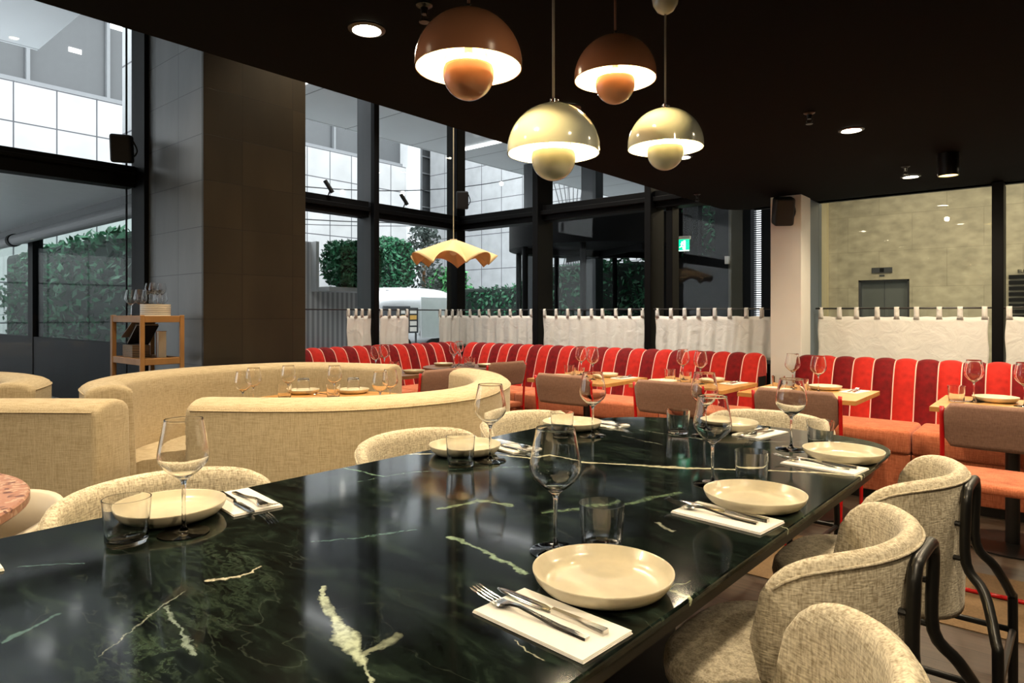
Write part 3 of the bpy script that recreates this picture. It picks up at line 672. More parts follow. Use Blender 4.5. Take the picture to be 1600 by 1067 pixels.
def setting(place, plate, napkin, rot, wine=None, tumb=None, cut=True):
    """rot: direction (rad, table frame) in which cutlery handles point"""
    if plate: put('plate', *T(*plate), ZT, TAB + random.uniform(0, 6), 'speckled cream stoneware plate at ' + place, 'plates on the marble table')
    put('napkin', *T(*napkin), ZT, TAB + rot, 'folded white napkin under the cutlery at ' + place if plate else 'folded white napkin ' + place, 'napkins on the marble table')
    if cut:
        c, s = math.cos(rot), math.sin(rot)
        fx, fy = (-.012, -.012), (-.008, .018)
        for kind, off, dz, dr, lb in (('knife', (-.012, .020), .0055, .0, 'steel knife beside the fork on the napkin at '), ('fork', (-.022, -.015), .0058, .05, 'steel fork, tines up, on the napkin at ')):
            x = napkin[0] + off[0] * c - off[1] * s; y = napkin[1] + off[0] * s + off[1] * c
            put(kind, *T(x, y), ZT + dz, TAB + rot + dr, lb + place, kind + 's on the marble table' if kind == 'fork' else 'knives on the marble table')
    if wine: put('wine', *T(*wine), ZT, random.uniform(0, 6), 'empty stemmed wine glass at ' + place, 'wine glasses on the marble table')
    if tumb: put('tumbler', *T(*tumb), ZT, random.uniform(0, 6), 'clear straight tumbler at ' + place, 'tumblers on the marble table')
setting('the nearest place on the right side', (-.615, .934), (-.603, .774), R(-3), (-.776, 1.014), (-.716, 1.084))
setting('the middle place on the right side', (-.605, 1.577), (-.615, 1.435), R(-5), (-.76, 1.684), (-.684, 1.76))
setting('the farthest place on the right side', (-.585, 2.256), (-.60, 2.108), R(-6), (-.76, 2.305), (-.70, 2.42))
setting('the nearest place on the left side', (-1.565, .612), (-1.555, .775), R(174), (-1.427, .586), (-1.453, .486))
setting('the middle place on the left side', (-1.545, 1.53), (-1.52, 1.70), R(172), (-1.408, 1.505), (-1.428, 1.395))
setting('the farthest place on the left side', (-1.555, 2.14), (-1.53, 2.31), R(172), (-1.405, 2.066), (-1.488, 1.985))
setting('the rounded far end', (-1.085, 2.54), (-.945, 2.52), R(82), (-1.085, 2.335), (-1.19, 2.33))
setting('lying alone on the marble at the left edge of view', None, (-1.568, .235), R(178), cut=False)

# ================================================================== CREAM BOUCLE CHAIRS
def make_chair(label):
    t = thing('tub_dining_chair', label, 'chair', (0, 0, 0), 0, 'cream upholstered chairs round the marble table')
    # seat: rounded cushion, faces +y
    bm = nb_(); pts = []
    for k in range(28):
        a = 2 * math.pi * k / 28; c, s = math.cos(a), math.sin(a)
        pts.append((.245 * math.copysign(abs(c) ** .72, c), .01 + .235 * math.copysign(abs(s) ** .72, s)))
    rows = []
    for sc_, z in ((.90, .405), (.985, .412), (1.0, .435), (.985, .458), (.93, .470), (.6, .476)):
        rows.append([bm.verts.new((x * sc_, y * sc_, z)) for x, y in pts])
    for A, B in zip(rows[:-1], rows[1:]):
        for i in range(28): bm.faces.new((A[i], A[(i + 1) % 28], B[(i + 1) % 28], B[i]))
    bm.faces.new(rows[0][::-1]); bm.faces.new(rows[-1]); obj('seat', bm, BOUCLE, t, True)
    # wrap-round backrest with real padding thickness
    bm = nb_(); nu, th = 32, .022; grid = []
    prof = [(0.0, -1), (.04, -1), (.30, -1), (.62, -1), (.90, -1), (.975, -.75), (1.0, 0), (.975, .75), (.90, 1), (.62, 1), (.30, 1), (.04, 1), (0.0, 1)]
    for i in range(nu + 1):
        u = -1 + 2 * i / nu; a = u * R(88)
        edge = max(0.0, 1 - abs(u) ** 7)
        edge = edge ** .55
        zt = .60 + .185 * edge * (1 - .10 * u * u); zb = .60 - (.20 - .10 * u * u) * edge
        row = []
        for v, side in prof:
            z = zb + (zt - zb) * v
            tk = th * side * (edge * .8 + .2)
            lean = .035 * (z - .55)
            rx, ry = .262 + tk + lean, .212 + tk + lean
            row.append(bm.verts.new((rx * math.sin(a), -ry * math.cos(a) - .013, z)))
        grid.append(row)
    n = len(prof)
    for A, B in zip(grid[:-1], grid[1:]):
        for k in range(n): bm.faces.new((A[k], A[(k + 1) % n], B[(k + 1) % n], B[k]))
    bm.faces.new(grid[0][::-1]); bm.faces.new(grid[-1]); bo = obj('backrest', bm, BOUCLE, t, True)
    # seam piping just under the outer rim
    bm = nb_(); pts = []
    for i in range(2, nu - 1):
        u = -1 + 2 * i / nu; a = u * R(88); edge = max(0.0, 1 - abs(u) ** 7) ** .55
        z = .60 + .185 * edge * (1 - .10 * u * u) - .022; r = th * (edge * .8 + .2) + .035 * (z - .55)
        pts.append(((.262 + r) * math.sin(a), -(.212 + r) * math.cos(a) - .013, z))
    tube(bm, pts, .0032, 6); obj('seam_piping', bm, BOUCLE, bo, True)
    # black tubular frame: inverted U behind the back that becomes the rear legs
    bm = nb_(); w1, w2 = .10, .205
    pts = [(-w2, -.335, 0), (-w2, -.335, .36), (-w2 + .012, -.33, .41), (-w1 - .02, -.30, .50), (-w1, -.259, .56), (-w1, -.259, .70), (-w1 + .012, -.259, .735), (-w1 + .04, -.259, .748),
           (w1 - .04, -.259, .748), (w1 - .012, -.259, .735), (w1, -.259, .70), (w1, -.259, .56), (w1 + .02, -.30, .50), (w2 - .012, -.33, .41), (w2, -.335, .36), (w2, -.335, 0)]
    tube(bm, pts, .0125, 12, 4); obj('back_frame', bm, BLACKMETAL, t, True)
    for sx in (-1, 1):
        bm = nb_(); tube(bm, [(sx * .205, .20, 0), (sx * .205, .20, .34), (sx * .195, .19, .385), (sx * .15, .15, .402)], .0115, 10, 4); obj('leg', bm, BLACKMETAL, t, True)
        bm = nb_(); tube(bm, [(sx * .205, .20, .30), (sx * .205, -.335, .30)], .009, 8); obj('stretcher', bm, BLACKMETAL, t, True)
    bm = nb_(); tube(bm, [(-.205, -.335, .30), (.205, -.335, .30)], .009, 8)
    obj('rear_stretcher', bm, BLACKMETAL, t)
    for sx in (-.1, .1):
        for z in (.57, .66):
            bm = nb_(); tube(bm, [(sx, -.262, z), (sx, -.222, z)], .007, 8); obj('fixing_peg', bm, BLACKMETAL, t)
    return t
def cf(t_, s_, face, label, first=[None]):
    """face: angle in the table frame towards which the sitter looks"""
    x, y = T(t_, s_); rz = TAB + face - math.pi / 2
    if first[0] is None:
        first[0] = make_chair(label); c = first[0]; c.location = (x, y, 0); c.rotation_euler = (0, 0, rz); return c
    return dup(first[0], (x, y, 0), rz, label)
cf(-.385, .835, R(186), 'cream boucle chair pulled out from the right side nearest the viewer')
cf(-.50, 1.49, R(180), 'cream boucle chair tucked in at the middle of the right side')
cf(-.50, 2.17, R(180), 'cream boucle chair at the far right side by the red framed chair')
cf(-1.66, .68, 0, 'cream boucle chair at the left side behind the nearest left plate')
cf(-1.665, 1.53, 0, 'cream boucle chair at the left side behind the middle left plate')
cf(-1.67, 2.13, 0, 'cream boucle chair at the left side behind the farthest left plate')
cf(-1.03, 2.715, R(-92), 'cream boucle chair at the rounded far end of the marble table')

# ================================================================== BANQUETTES
PROF = [(0, .44), (.020, .50), (.045, .60), (.075, .70), (.105, .78), (.135, .835), (.175, .866), (.22, .872), (.265, .855), (.29, .81), (.295, .72)]
SPROF = smoothpath([(a, 0, b) for a, b in PROF], 2)
def channel(width, mat, root, place):
    """one stuffed stripe of the back; local x across, y depth, z up"""
    bm = nb_(); nu = 8; rows = []
    nrm = []
    for i, p in enumerate(SPROF):
        t_ = SPROF[min(i + 1, len(SPROF) - 1)] - SPROF[max(i - 1, 0)]; t_.normalize(); nrm.append(Vector((0, -t_.z, t_.x)))
    for p, n_ in zip(SPROF, nrm):
        row = []
        for k in range(nu + 1):
            u = -1 + 2 * k / nu; b = .017 * (1 - abs(u) ** 2.6)
            q = Vector((u * width / 2, p.x, p.z)) + n_ * b; row.append(bm.verts.new(q))
        rows.append(row)
    for A, B in zip(rows[:-1], rows[1:]):
        for k in range(nu): bm.faces.new((A[k], A[k + 1], B[k + 1], B[k]))
    # close the back so that it is a solid stuffed roll
    bk = [bm.verts.new((-width / 2, .27, .44)), bm.verts.new((width / 2, .27, .44))]
    bm.faces.new([rows[-1][0], *[v for v in rows[-1][1:]], bk[1], bk[0]])
    bm.faces.new([r[0] for r in rows] + [bk[0]]); bm.faces.new([r[-1] for r in rows][::-1] + [bk[1]][::-1])
    bm.faces.new([*rows[0][::-1], bk[0], bk[1]])
    o = obj('back_channel', bm, mat, root, 'auto', ang=60); o.location = place
    o['label'] = 'bright red velvet stripe' if mat is VEL_L else 'dark red velvet stripe'
    bm = nb_(); tube(bm, [(width / 2, p.x - .004, p.z + .0) for p in SPROF], .0042, 6); pp = obj('piping', bm, PIPE, o, True); pp['label'] = 'pale pink piping'
    return o
def banquette(label, loc, rz, x0, x1, seams, start=0, sx=None):
    t = thing('banquette', label, 'banquette', loc, rz, 'striped red banquettes along the glass')
    n = max(1, round((x1 - x0) / .132)); w = (x1 - x0) / n
    pro = {}
    for k in range(n):
        m = (VEL_L, VEL_D)[(k + start) % 2]
        pos = (x0 + w * (k + .5), 0, 0)
        if m not in pro: pro[m] = channel(w, m, t, pos)
        else:
            c = pro[m].copy(); COL.objects.link(c); c.location = pos; c.parent = t
            for ch in pro[m].children:
                d = ch.copy(); COL.objects.link(d); d.parent = c
    ed = [sx[0] if sx else x0] + seams + [sx[1] if sx else x1]
    for a, b in zip(ed[:-1], ed[1:]):
        bm = nb_(); bx(bm, a + .003, b - .003, -.44, .015, .31, .470); obj('seat', bm, SALMON, t, True, bevel=.03, segs=4)
        bm = nb_(); bx(bm, a + .003, b - .003, -.425, -.02, .06, .315); obj('seat_front', bm, SALMON, t, bevel=.006)
    bm = nb_(); bx(bm, x0, x1, .05, .27, .0, .44); bx(bm, x0, x1, .10, .285, .44, .70); bx(bm, x0, x1, -.40, .05, 0, .06); obj('base', bm, BLACKMETAL, t)
    return t
banquette('striped red velvet banquette along the left glass, from the stone pier to the corner', (-5.23, 0, 0), R(90), 3.10, 5.42, [4.30], 1, (3.10, 5.20))
banquette('striped red velvet banquette along the far glass, from the corner to the white column', (0, 5.23, 0), 0, -5.19, -1.89, [-4.0, -2.5], 0, (-4.78, -1.89))
banquette('striped red velvet banquette right of the white column, running out of view', (0, 5.23, 0), 0, -1.60, .80, [-.745], 1)

# ================================================================== CAFE CURTAINS
def rod(p0, p1, label):
    t = thing('curtain_rod', label, 'curtain rod', (0, 0, 0), 0, 'thin black curtain rods')
    bm = nb_(); tube(bm, [p0, p1], .007, 8); obj('pole', bm, BLACKMETAL, t)
    for p in (p0, p1):
        bm = nb_(); v = (Vector(p1) - Vector(p0)).normalized(); q = Vector(p) + v * (.03 if p is p0 else -.03)
        ax = Vector((0, 1, 0)) if abs(v.x) > .5 else Vector((-1, 0, 0))
        tube(bm, [q - ax * .012, q + ax * .10], .009, 8); obj('bracket', bm, BLACKMETAL, t)
ZR = 1.253
rod((-5.83, 3.06, ZR), (-5.83, 5.93, ZR), 'thin black curtain rod across the left glass')
rod((-5.80, 5.935, ZR), (-3.24, 5.935, ZR), 'thin black curtain rod across the far glass left half')
rod((-3.14, 5.935, ZR), (-1.88, 5.935, ZR), 'thin black curtain rod ending at the white column')
rod((-1.62, 5.935, ZR), (2.2, 5.935, ZR), 'thin black curtain rod across the lobby glass')
def curtain(axis, a0, a1, ntab, label, amp=.014, waves=None, seed=0):
    t = thing('cafe_curtain', label, 'curtain', (0, 0, 0), 0, 'white tab-top half curtains')
    rn = random.Random(seed); L_ = a1 - a0; wv = waves or L_ / .16; ph = rn.uniform(0, 6)
    def pos(a, off, z): return (WA + .13 + off, a, z) if axis == 'y' else (a, WB - .165 - off, z)
    bm = nb_(); nu = max(24, int(L_ / .012)); nv = 10; rows = []
    for j in range(nv + 1):
        v = j / nv; z = 1.185 - v * .385; row = []
        for i in range(nu + 1):
            u = i / nu; s = math.sin(2 * math.pi * u * wv + ph + .6 * math.sin(5 * u + v)) + .35 * math.sin(2 * math.pi * u * wv * 2.3 + ph + 2 * v)
            row.append(bm.verts.new(pos(a0 + L_ * u + .004 * math.sin(9 * v + ph), amp * s * (.35 + .65 * v), z + .003 * math.sin(u * 40))))
        rows.append(row)
    for A, B in zip(rows[:-1], rows[1:]):
        for i in range(nu): bm.faces.new((A[i], A[i + 1], B[i + 1], B[i]))
    obj('curtain_panel', bm, CURTAIN, t, True, solid=.0012)
    for zz, hh in ((1.184, .045), (.845, .028)):
        pass
    for k in range(ntab):
        a = a0 + .022 + (L_ - .044) * (k / (ntab - 1)) + rn.uniform(-.01, .01) * (0 < k < ntab - 1); w = .020
        bm = nb_(); vs = []
        path = [(.004, 1.165), (.009, 1.20), (.0095, 1.245), (.006, 1.260), (0, 1.2635), (-.006, 1.260), (-.0095, 1.245), (-.009, 1.20), (-.004, 1.165)]
        for off, z in path:
            ww = w * (1.05 if z < 1.2 else .85)
            vs.append((bm.verts.new(pos(a - ww, off, z)), bm.verts.new(pos(a + ww, off, z))))
        for (p, q), (r_, s_) in zip(vs[:-1], vs[1:]): bm.faces.new((p, q, s_, r_))
        obj('curtain_tab', bm, CURTAIN, t, True, solid=.001)
curtain('y', 4.22, 4.54, 4, 'short white half curtain on the left glass nearest the stone pier', seed=1)
curtain('y', 4.66, 5.08, 4, 'short white half curtain on the left glass left of the trailer menu board', seed=2)
curtain('y', 5.56, 5.92, 4, 'short white half curtain on the left glass at the corner post', seed=3)
curtain('x', -5.84, -4.67, 8, 'white half curtain on the far glass next to the corner post', seed=4)
curtain('x', -4.52, -3.24, 9, 'white half curtain on the far glass below the big round canopy', seed=5)
curtain('x', -3.12, -1.90, 9, 'white half curtain on the far glass left of the white column', seed=6)
curtain('x', -1.60, -.43, 9, 'cream half curtain before the lobby right of the white column', .006, 4, seed=7)
curtain('x', -.33, .95, 9, 'cream half curtain at the right edge past the black mullion', .006, 4, seed=8)

# ================================================================== OAK TABLES, RED FRAMED CHAIRS
def make_oak(label, w=.66, d=.62):
    t = thing('oak_cafe_table', label, 'table', (0, 0, 0), 0, 'oak tables along the banquette')
    bm = nb_(); bx(bm, -w / 2, w / 2, -d / 2, d / 2, .704, .73); obj('tabletop', bm, OAK, t, bevel=.002)
    bm = nb_(); tube(bm, [(0, 0, .012), (0, 0, .70)], .032, 16); lathe(bm, [(0, .690), (.12, .690), (.12, .703), (0, .703)], 20); obj('pedestal', bm, BLACKMETAL, t, 'auto')
    bm = nb_(); lathe(bm, [(0, 0), (.24, 0), (.24, .008), (.05, .014), (0, .014)], 36); obj('base_plate', bm, BLACKMETAL, t, 'auto')
    return t
OT = [(-2.73, 4.13, 'second from the corner end of the far banquette, behind the plate stack glasses'), (-1.965, 4.29, 'left of the white column'), (-1.21, 4.29, 'before the white column'), (-.21, 4.32, 'at the right edge of view')]
pr = make_oak('square oak table at the far banquette, ' + 'leftmost of the oak row'); pr.location = (*OT[0][:2], 0)
dup(pr, (*OT[1][:2], 0), 0, 'square oak table at the far banquette, left of the white column')
dup(pr, (*OT[2][:2], 0), 0, 'square oak table standing before the white column')
dup(pr, (*OT[3][:2], 0), 0, 'square oak table over a round black base at the right edge')
def round_small(x, y, label, T_=.73, r=.34, mat=OAK):
    t = thing('round_cafe_table', label, 'table', (x, y, 0))
    bm = nb_(); lathe(bm, [(0, T_ - .026), (r, T_ - .026), (r, T_), (0, T_)], 48); obj('tabletop', bm, mat, t, 'auto', bevel=0)
    bm = nb_(); tube(bm, [(0, 0, .012), (0, 0, T_ - .026)], .03, 14); obj('pedestal', bm, BLACKMETAL, t)
    bm = nb_(); lathe(bm, [(0, 0), (.24, 0), (.24, .008), (.05, .014), (0, .014)], 36); obj('base_plate', bm, BLACKMETAL, t, 'auto')
    return t
DARKTOP = plain('walnut_top', (.20, .10, .045), .35, var=.2)
round_small(-4.20, 4.28, 'round wooden table in the banquette corner under the yellow shade', mat=DARKTOP)
round_small(-4.22, 3.42, 'round wooden table by the left banquette behind the curved sofa', mat=DARKTOP)
def make_red(label):
    t = thing('red_frame_chair', label, 'chair', (0, 0, 0), 0, 'mauve chairs with red tube frames')   # faces +y
    bm = nb_(); n = 18; rows = []
    for i in range(n + 1):       # gently curved padded back, rounded corners
        u = -1 + 2 * i / n; x = u * .205; yb = -.205 + .020 * (1 - u * u) * -1 + .0
        e = (1 - max(0, abs(u) - .86) / .14 * .0); cr = max(0, abs(u) - .84) / .16; dz = .035 * (1 - math.sqrt(max(0, 1 - cr * cr)))
        row = []
        for v, s in ((0, -1), (.1, -1), (.5, -1), (.9, -1), (1, 0), (.9, 1), (.5, 1), (.1, 1), (0, 0)):
            z = .625 + dz + (.195 - 2 * dz) * v; row.append(bm.verts.new((x, yb + s * .016 - .03 * v, z)))
        rows.append(row)
    m = 9
    for A, B in zip(rows[:-1], rows[1:]):
        for k in range(m): bm.faces.new((A[k], A[(k + 1) % m], B[(k + 1) % m], B[k]))
    bm.faces.new(rows[0][::-1]); bm.faces.new(rows[-1]); obj('backrest', bm, MAUVE, t, True)['label'] = 'mauve padded backrest'
    bm = nb_(); bx(bm, -.205, .205, -.20, .21, .425, .470); obj('seat', bm, SALMON, t, True, bevel=.02, segs=4)['label'] = 'pink padded seat'
    bm = nb_()
    for s in (-1, 1):
        tube(bm, [(s * .215, -.232, .80), (s * .215, -.215, .62), (s * .215, -.205, .45), (s * .215, -.225, .20), (s * .215, -.235, .07), (s * .20, -.24, .016), (0, -.24, .014)], .0095, 8, 4)
        tube(bm, [(s * .205, -.235, .02), (s * .215, -.10, .013), (s * .215, .14, .013), (s * .215, .20, .05), (s * .215, .205, .41), (s * .205, .17, .425), (s * .205, -.2, .428)], .0095, 8, 4)
    obj('tube_frame', bm, REDMETAL, t, True)['label'] = 'glossy red tube frame'
    return t
rc = make_red('red framed chair with mauve back, facing the leftmost oak table'); rc.location = (-2.49, 3.70, 0)
dup(rc, (-1.77, 3.74, 0), 0, 'red framed chair with mauve back, facing the oak table left of the column')
dup(rc, (-1.07, 3.78, 0), 0, 'red framed chair with mauve back, facing the oak table before the column')
dup(rc, (-.205, 3.70, 0), 0, 'red framed chair with pink seat at the right edge, whole side in view')
dup(rc, (-3.62, 3.26, 0), R(92), 'red framed chair facing the left banquette behind the curved sofa end')
dup(rc, (-3.72, 4.12, 0), R(84), 'red framed chair in the corner facing the left banquette, farther one')
ZO = .7302
def oakset(x, y, nm, mir=1):
    sx = mir
    put('plate', x + .05 * sx, y + .17, ZO, 0, 'cream plate on the banquette side of ' + nm, 'plates on the banquette tables', .82)
    put('wine', x - .13 * sx, y + .11, ZO, 0, 'wine glass on the banquette side of ' + nm, 'wine glasses on the banquette tables', .93)
    put('wine', x + .06 * sx, y - .02, ZO, 0, 'wine glass on the chair side of ' + nm, 'wine glasses on the banquette tables', .93)
    put('tumbler', x - .20 * sx, y + .05, ZO, 0, 'tumbler on the banquette side of ' + nm, 'tumblers on the banquette tables', .9)
    put('tumbler', x - .02 * sx, y - .08, ZO, 0, 'tumbler on the chair side of ' + nm, 'tumblers on the banquette tables', .9)
    put('napkin', x + .22 * sx, y + .16, ZO, R(80), 'folded napkin with cutlery on ' + nm, 'napkins on the banquette tables', .9)
    put('fork', x + .21 * sx, y + .16, ZO + .006, R(-95), 'fork on the napkin on ' + nm, 'forks on the banquette tables', .85)
    put('knife', x + .235 * sx, y + .16, ZO + .006, R(-92), 'knife on the napkin on ' + nm, 'knives on the banquette tables', .85)
    put('plate', x - .14 * sx, y - .18, ZO, 0, 'cream plate on the chair side of ' + nm, 'plates on the banquette tables', .82)
oakset(-2.73, 4.13, 'the leftmost oak table'); oakset(-1.965, 4.29, 'the oak table left of the column')
oakset(-1.21, 4.29, 'the oak table before the column')
x, y = -.21, 4.32
put('plate', x - .08, y + .12, ZO, 0, 'cream plate on the oak table at the right edge', 'plates on the banquette tables', .9)
put('wine', x - .17, y + .04, ZO, 0, 'wine glass next to the rounded tumbler on the oak table at the right edge', 'wine glasses on the banquette tables', .95)
put('wine', x + .05, y - .01, ZO, 0, 'wine glass at the very right edge on the right oak table', 'wine glasses on the banquette tables', .95)
put('tumbler', x - .245, y + .0, ZO, 0, 'tumbler at the left side of the oak table at the right edge', 'tumblers on the banquette tables', .95)
put('tumbler', x + .10, y + .08, ZO, 0, 'tumbler behind the last wine glass on the right oak table', 'tumblers on the banquette tables', .95)
for (x, y, nm) in ((-4.20, 4.28, 'the round table in the corner'), (-4.22, 3.42, 'the round table behind the curved sofa')):
    put('wine', x - .12, y + .10, ZO, 0, 'wine glass at the back of ' + nm, 'wine glasses on the banquette tables', .93)
    put('wine', x + .02, y - .10, ZO, 0, 'wine glass at the front of ' + nm, 'wine glasses on the banquette tables', .93)
    put('tumbler', x - .04, y + .14, ZO, 0, 'tumbler at the back of ' + nm, 'tumblers on the banquette tables', .9)
    put('tumbler', x + .11, y + .02, ZO, 0, 'tumbler at the front of ' + nm, 'tumblers on the banquette tables', .9)
    put('plate', x - .20, y - .02, ZO, 0, 'cream plate on the banquette side of ' + nm, 'plates on the banquette tables', .75)
    put('plate', x + .18, y + .16, ZO, 0, 'cream plate on the chair side of ' + nm, 'plates on the banquette tables', .75)

# ================================================================== CURVED SOFAS
def sofa(label, path, flip=1, z=.86, seat=True, seat_clip=(0, 1), sw=.56):
    """path: outer edge in plan; flip: side on which the seat lies"""
    P = smoothpath([(*vw(*p), 0) for p in path], 6)
    org = P[0].copy(); P = [p - org for p in P]
    t = thing('curved_sofa', label, 'sofa', (org.x, org.y, 0), 0, 'oatmeal curved booth sofas')
    nr = []
    for i in range(len(P)):
        d = (P[min(i + 1, len(P) - 1)] - P[max(i - 1, 0)]).normalized(); nr.append(Vector((-d.y, d.x, 0)) * flip)
    def sweep(prof, name, i0=0, i1=None, mat=SOFA, sm='auto', rnd=0):
        bm = nb_(); rows = []; i1 = i1 or len(P)
        for q in range(i0, i1):
            rows.append([bm.verts.new(P[q] + nr[q] * o + Vector((0, 0, h))) for o, h in prof])
        n = len(prof)
        for A, B in zip(rows[:-1], rows[1:]):
            for k in range(n): bm.faces.new((A[k], A[(k + 1) % n], B[(k + 1) % n], B[k]))
        bm.faces.new(rows[0]); bm.faces.new(rows[-1][::-1])
        return obj(name, bm, mat, t, sm, ang=50)
    c = []
    for k in range(9):
        a = R(180 - 180 * k / 8); c.append((.105 + .105 * math.cos(a), z - .045 + .045 * math.sin(a)))
    prof = [(.012, .05), (.004, .4), (.0, z - .06)] + c + [(.214, z - .12), (.225, .42), (.21, .05)]
    b = sweep(prof, 'backrest')
    # seam piping along the outer top edge
    bm = nb_(); tube(bm, [P[q] + nr[q] * (-.001) + Vector((0, 0, z - .042)) for q in range(len(P))], .0035, 6); obj('seam_piping', bm, SOFA, b, True)
    # padded end caps
    for q, sg in ((0, -1), (len(P) - 1, 1)):
        d = (P[min(q + 1, len(P) - 1)] - P[max(q - 1, 0)]).normalized() * sg
        bm = nb_(); base = prof; rr = []
        for e, s in ((0, 1), (.012, .985), (.022, .93), (.026, .80)):
            cx, cz = .108, .45
            rr.append([bm.verts.new(P[q] + nr[q] * (cx + (o - cx) * s) + d * e + Vector((0, 0, cz + (h - cz) * (1 - (1 - s) * .35)))) for o, h in base])
        n = len(base)
        for A, B in zip(rr[:-1], rr[1:]):
            for k in range(n): bm.faces.new((A[k], A[(k + 1) % n], B[(k + 1) % n], B[k]))
        bm.faces.new(rr[-1]); obj('end_cap', bm, SOFA, b, 'auto', ang=50)
    if seat:
        n = len(P); i0, i1 = int(seat_clip[0] * n), int(seat_clip[1] * n)
        sweep([(.22, .12), (.22, .445), (.26, .455), (sw - .04, .455), (sw - .01, .447), (sw, .42), (sw, .12)], 'seat', i0, i1)
        sweep([(.24, 0.0), (.24, .12), (sw - .04, .12), (sw - .04, 0.0)], 'plinth', i0, i1, BLACKMETAL)
    return t
sofa('oatmeal curved sofa in front, its outer back towards the marble table', [(-1.30, 2.66), (-.98, 2.635), (-.70, 2.66), (-.45, 2.77), (-.20, 2.99), (-.06, 3.30), (-.01, 3.68), (-.07, 4.05), (-.22, 4.32)], 1, seat_clip=(0, .92))
sofa('oatmeal curved sofa farther back, its inner side facing the viewer', [(-2.08, 3.20), (-2.29, 3.50), (-2.35, 3.85), (-2.27, 4.25), (-2.05, 4.58), (-1.68, 4.85), (-1.30, 4.88), (-.80, 4.70)], -1, z=.858, seat_clip=(.03, .97))
sofa('oatmeal sofa at the left edge with its plain back to the viewer', [(-3.1, 2.50), (-2.6, 2.57), (-2.1, 2.61), (-1.66, 2.60)], 1, seat_clip=(0, .9), sw=.5)
sofa('oatmeal sofa arm at the far left edge behind the nearer one', [(-2.42, 3.35), (-2.60, 3.72), (-3.0, 4.0), (-3.6, 4.15)], 1, z=.865, seat=True, sw=.5)
# pod table with its glasses
PT = .695
cx, cy = vw(-1.08, 3.84)
t = thing('oval_booth_table', 'oval table between the two curved sofas, only its glasses showing', 'table', (cx, cy, 0), R(40))
bm = nb_(); lathe(bm, [(0, PT - .026), (.5, PT - .026), (.5, PT), (0, PT)], 48, M=Matrix.Diagonal((1.05, 1.1, 1, 1))); obj('tabletop', bm, OAK, t, 'auto')
bm = nb_(); tube(bm, [(0, 0, .012), (0, 0, PT - .026)], .035, 16); obj('pedestal', bm, BLACKMETAL, t)
bm = nb_(); lathe(bm, [(0, 0), (.26, 0), (.26, .008), (.05, .014), (0, .014)], 36); obj('base_plate', bm, BLACKMETAL, t, 'auto')
for a, d, w_ in ((-1.437, 3.52, 'leftmost'), (-1.47, 3.75, 'second from the left'), (-1.33, 3.92, 'third from the left'), (-1.056, 3.92, 'behind the right hand plate'), (-.70, 3.50, 'front one of the right pair'), (-.675, 3.65, 'rear one of the right pair')):
    put('wine', *vw(a, d), PT + .0002, 0, 'wine glass between the curved sofas, ' + w_, 'wine glasses on the booth table', .86)
for a, d, w_ in ((-1.345, 4.25, 'left'), (-1.03, 4.28, 'right')):
    put('plate', *vw(a, d), PT + .0002, 0, w_ + ' hand plate between the curved sofas', 'plates on the booth table', .85)
    put('tumbler', *vw(a, d), PT + .1, 0, 'tumbler standing upside down on the %s hand booth plate' % w_, 'tumblers on the booth table', .95, True)
for a, d, w_ in ((-1.38, 4.0, 'left'), (-1.09, 4.02, 'right')):
    put('tumbler', *vw(a, d), PT + .0002, 0, 'upright tumbler near the %s hand booth plate' % w_, 'tumblers on the booth table', .95)
for a, d, w_ in ((-1.18, 4.15, 'fork'),):
    put('fork', *vw(a, d), PT + .003, .6, 'fork lying between the two booth plates', 'forks on the booth table')

# terrazzo table and cream chair at the left edge
tx, ty = vw(-1.70, 1.42)
t = thing('terrazzo_table', 'round pink terrazzo table at the left edge of view', 'table', (tx, ty, 0))
bm = nb_(); lathe(bm, [(0, .722), (.53, .722), (.535, .727), (.535, .745), (.53, .75), (0, .75)], 72); o = obj('tabletop', bm, TERRAZZO, t, 'auto')
bm = nb_(); tube(bm, [(0, 0, .012), (0, 0, .722)], .04, 16); obj('pedestal', bm, BLACKMETAL, t)
bm = nb_(); lathe(bm, [(0, 0), (.28, 0), (.28, .008), (.05, .014), (0, .014)], 36); obj('base_plate', bm, BLACKMETAL, t, 'auto')
hx, hy = vw(-1.52, 1.80)
t = thing('plastic_armchair', 'cream moulded armchair between the terrazzo table and the boucle chair', 'chair', (hx, hy, 0), R(-165))
bm = nb_(); rows = []
for i in range(25):
    a = R(-105 + 210 * i / 24); u = abs(a) / R(105); zt = .665 - .05 * u * u; rows.append([bm.verts.new(((.25 + .01 * s_) * math.sin(a), -(.23 + .01 * s_) * math.cos(a), z_)) for s_, z_ in ((-1, zt - .20 * (1 - u)), (-1, zt), (1, zt + .004), (1.6, zt - .008), (1, zt - .02 - .18 * (1 - u)))])
for A, B in zip(rows[:-1], rows[1:]):
    for k in range(5): bm.faces.new((A[k], A[(k + 1) % 5], B[(k + 1) % 5], B[k]))
bm.faces.new(rows[0]); bm.faces.new(rows[-1][::-1]); obj('arm_rail', bm, CREAMPL, t, True)
bm = nb_(); lathe(bm, [(0, .43), (.19, .432), (.235, .445), (.24, .455), (.23, .46), (.15, .448), (0, .444)], 32); obj('seat', bm, CREAMPL, t, True)
for sx in (-1, 1):
    for sy in (-1, 1):
        bm = nb_(); tube(bm, [(sx * .17, sy * .15, .44), (sx * .22, sy * .20, 0)], .014, 8); obj('leg', bm, CREAMPL, t, True)
    bm = nb_(); tube(bm, [(sx * .24, .06, .625), (sx * .20, .05, .45)], .012, 8); obj('arm_post', bm, CREAMPL, t, True)

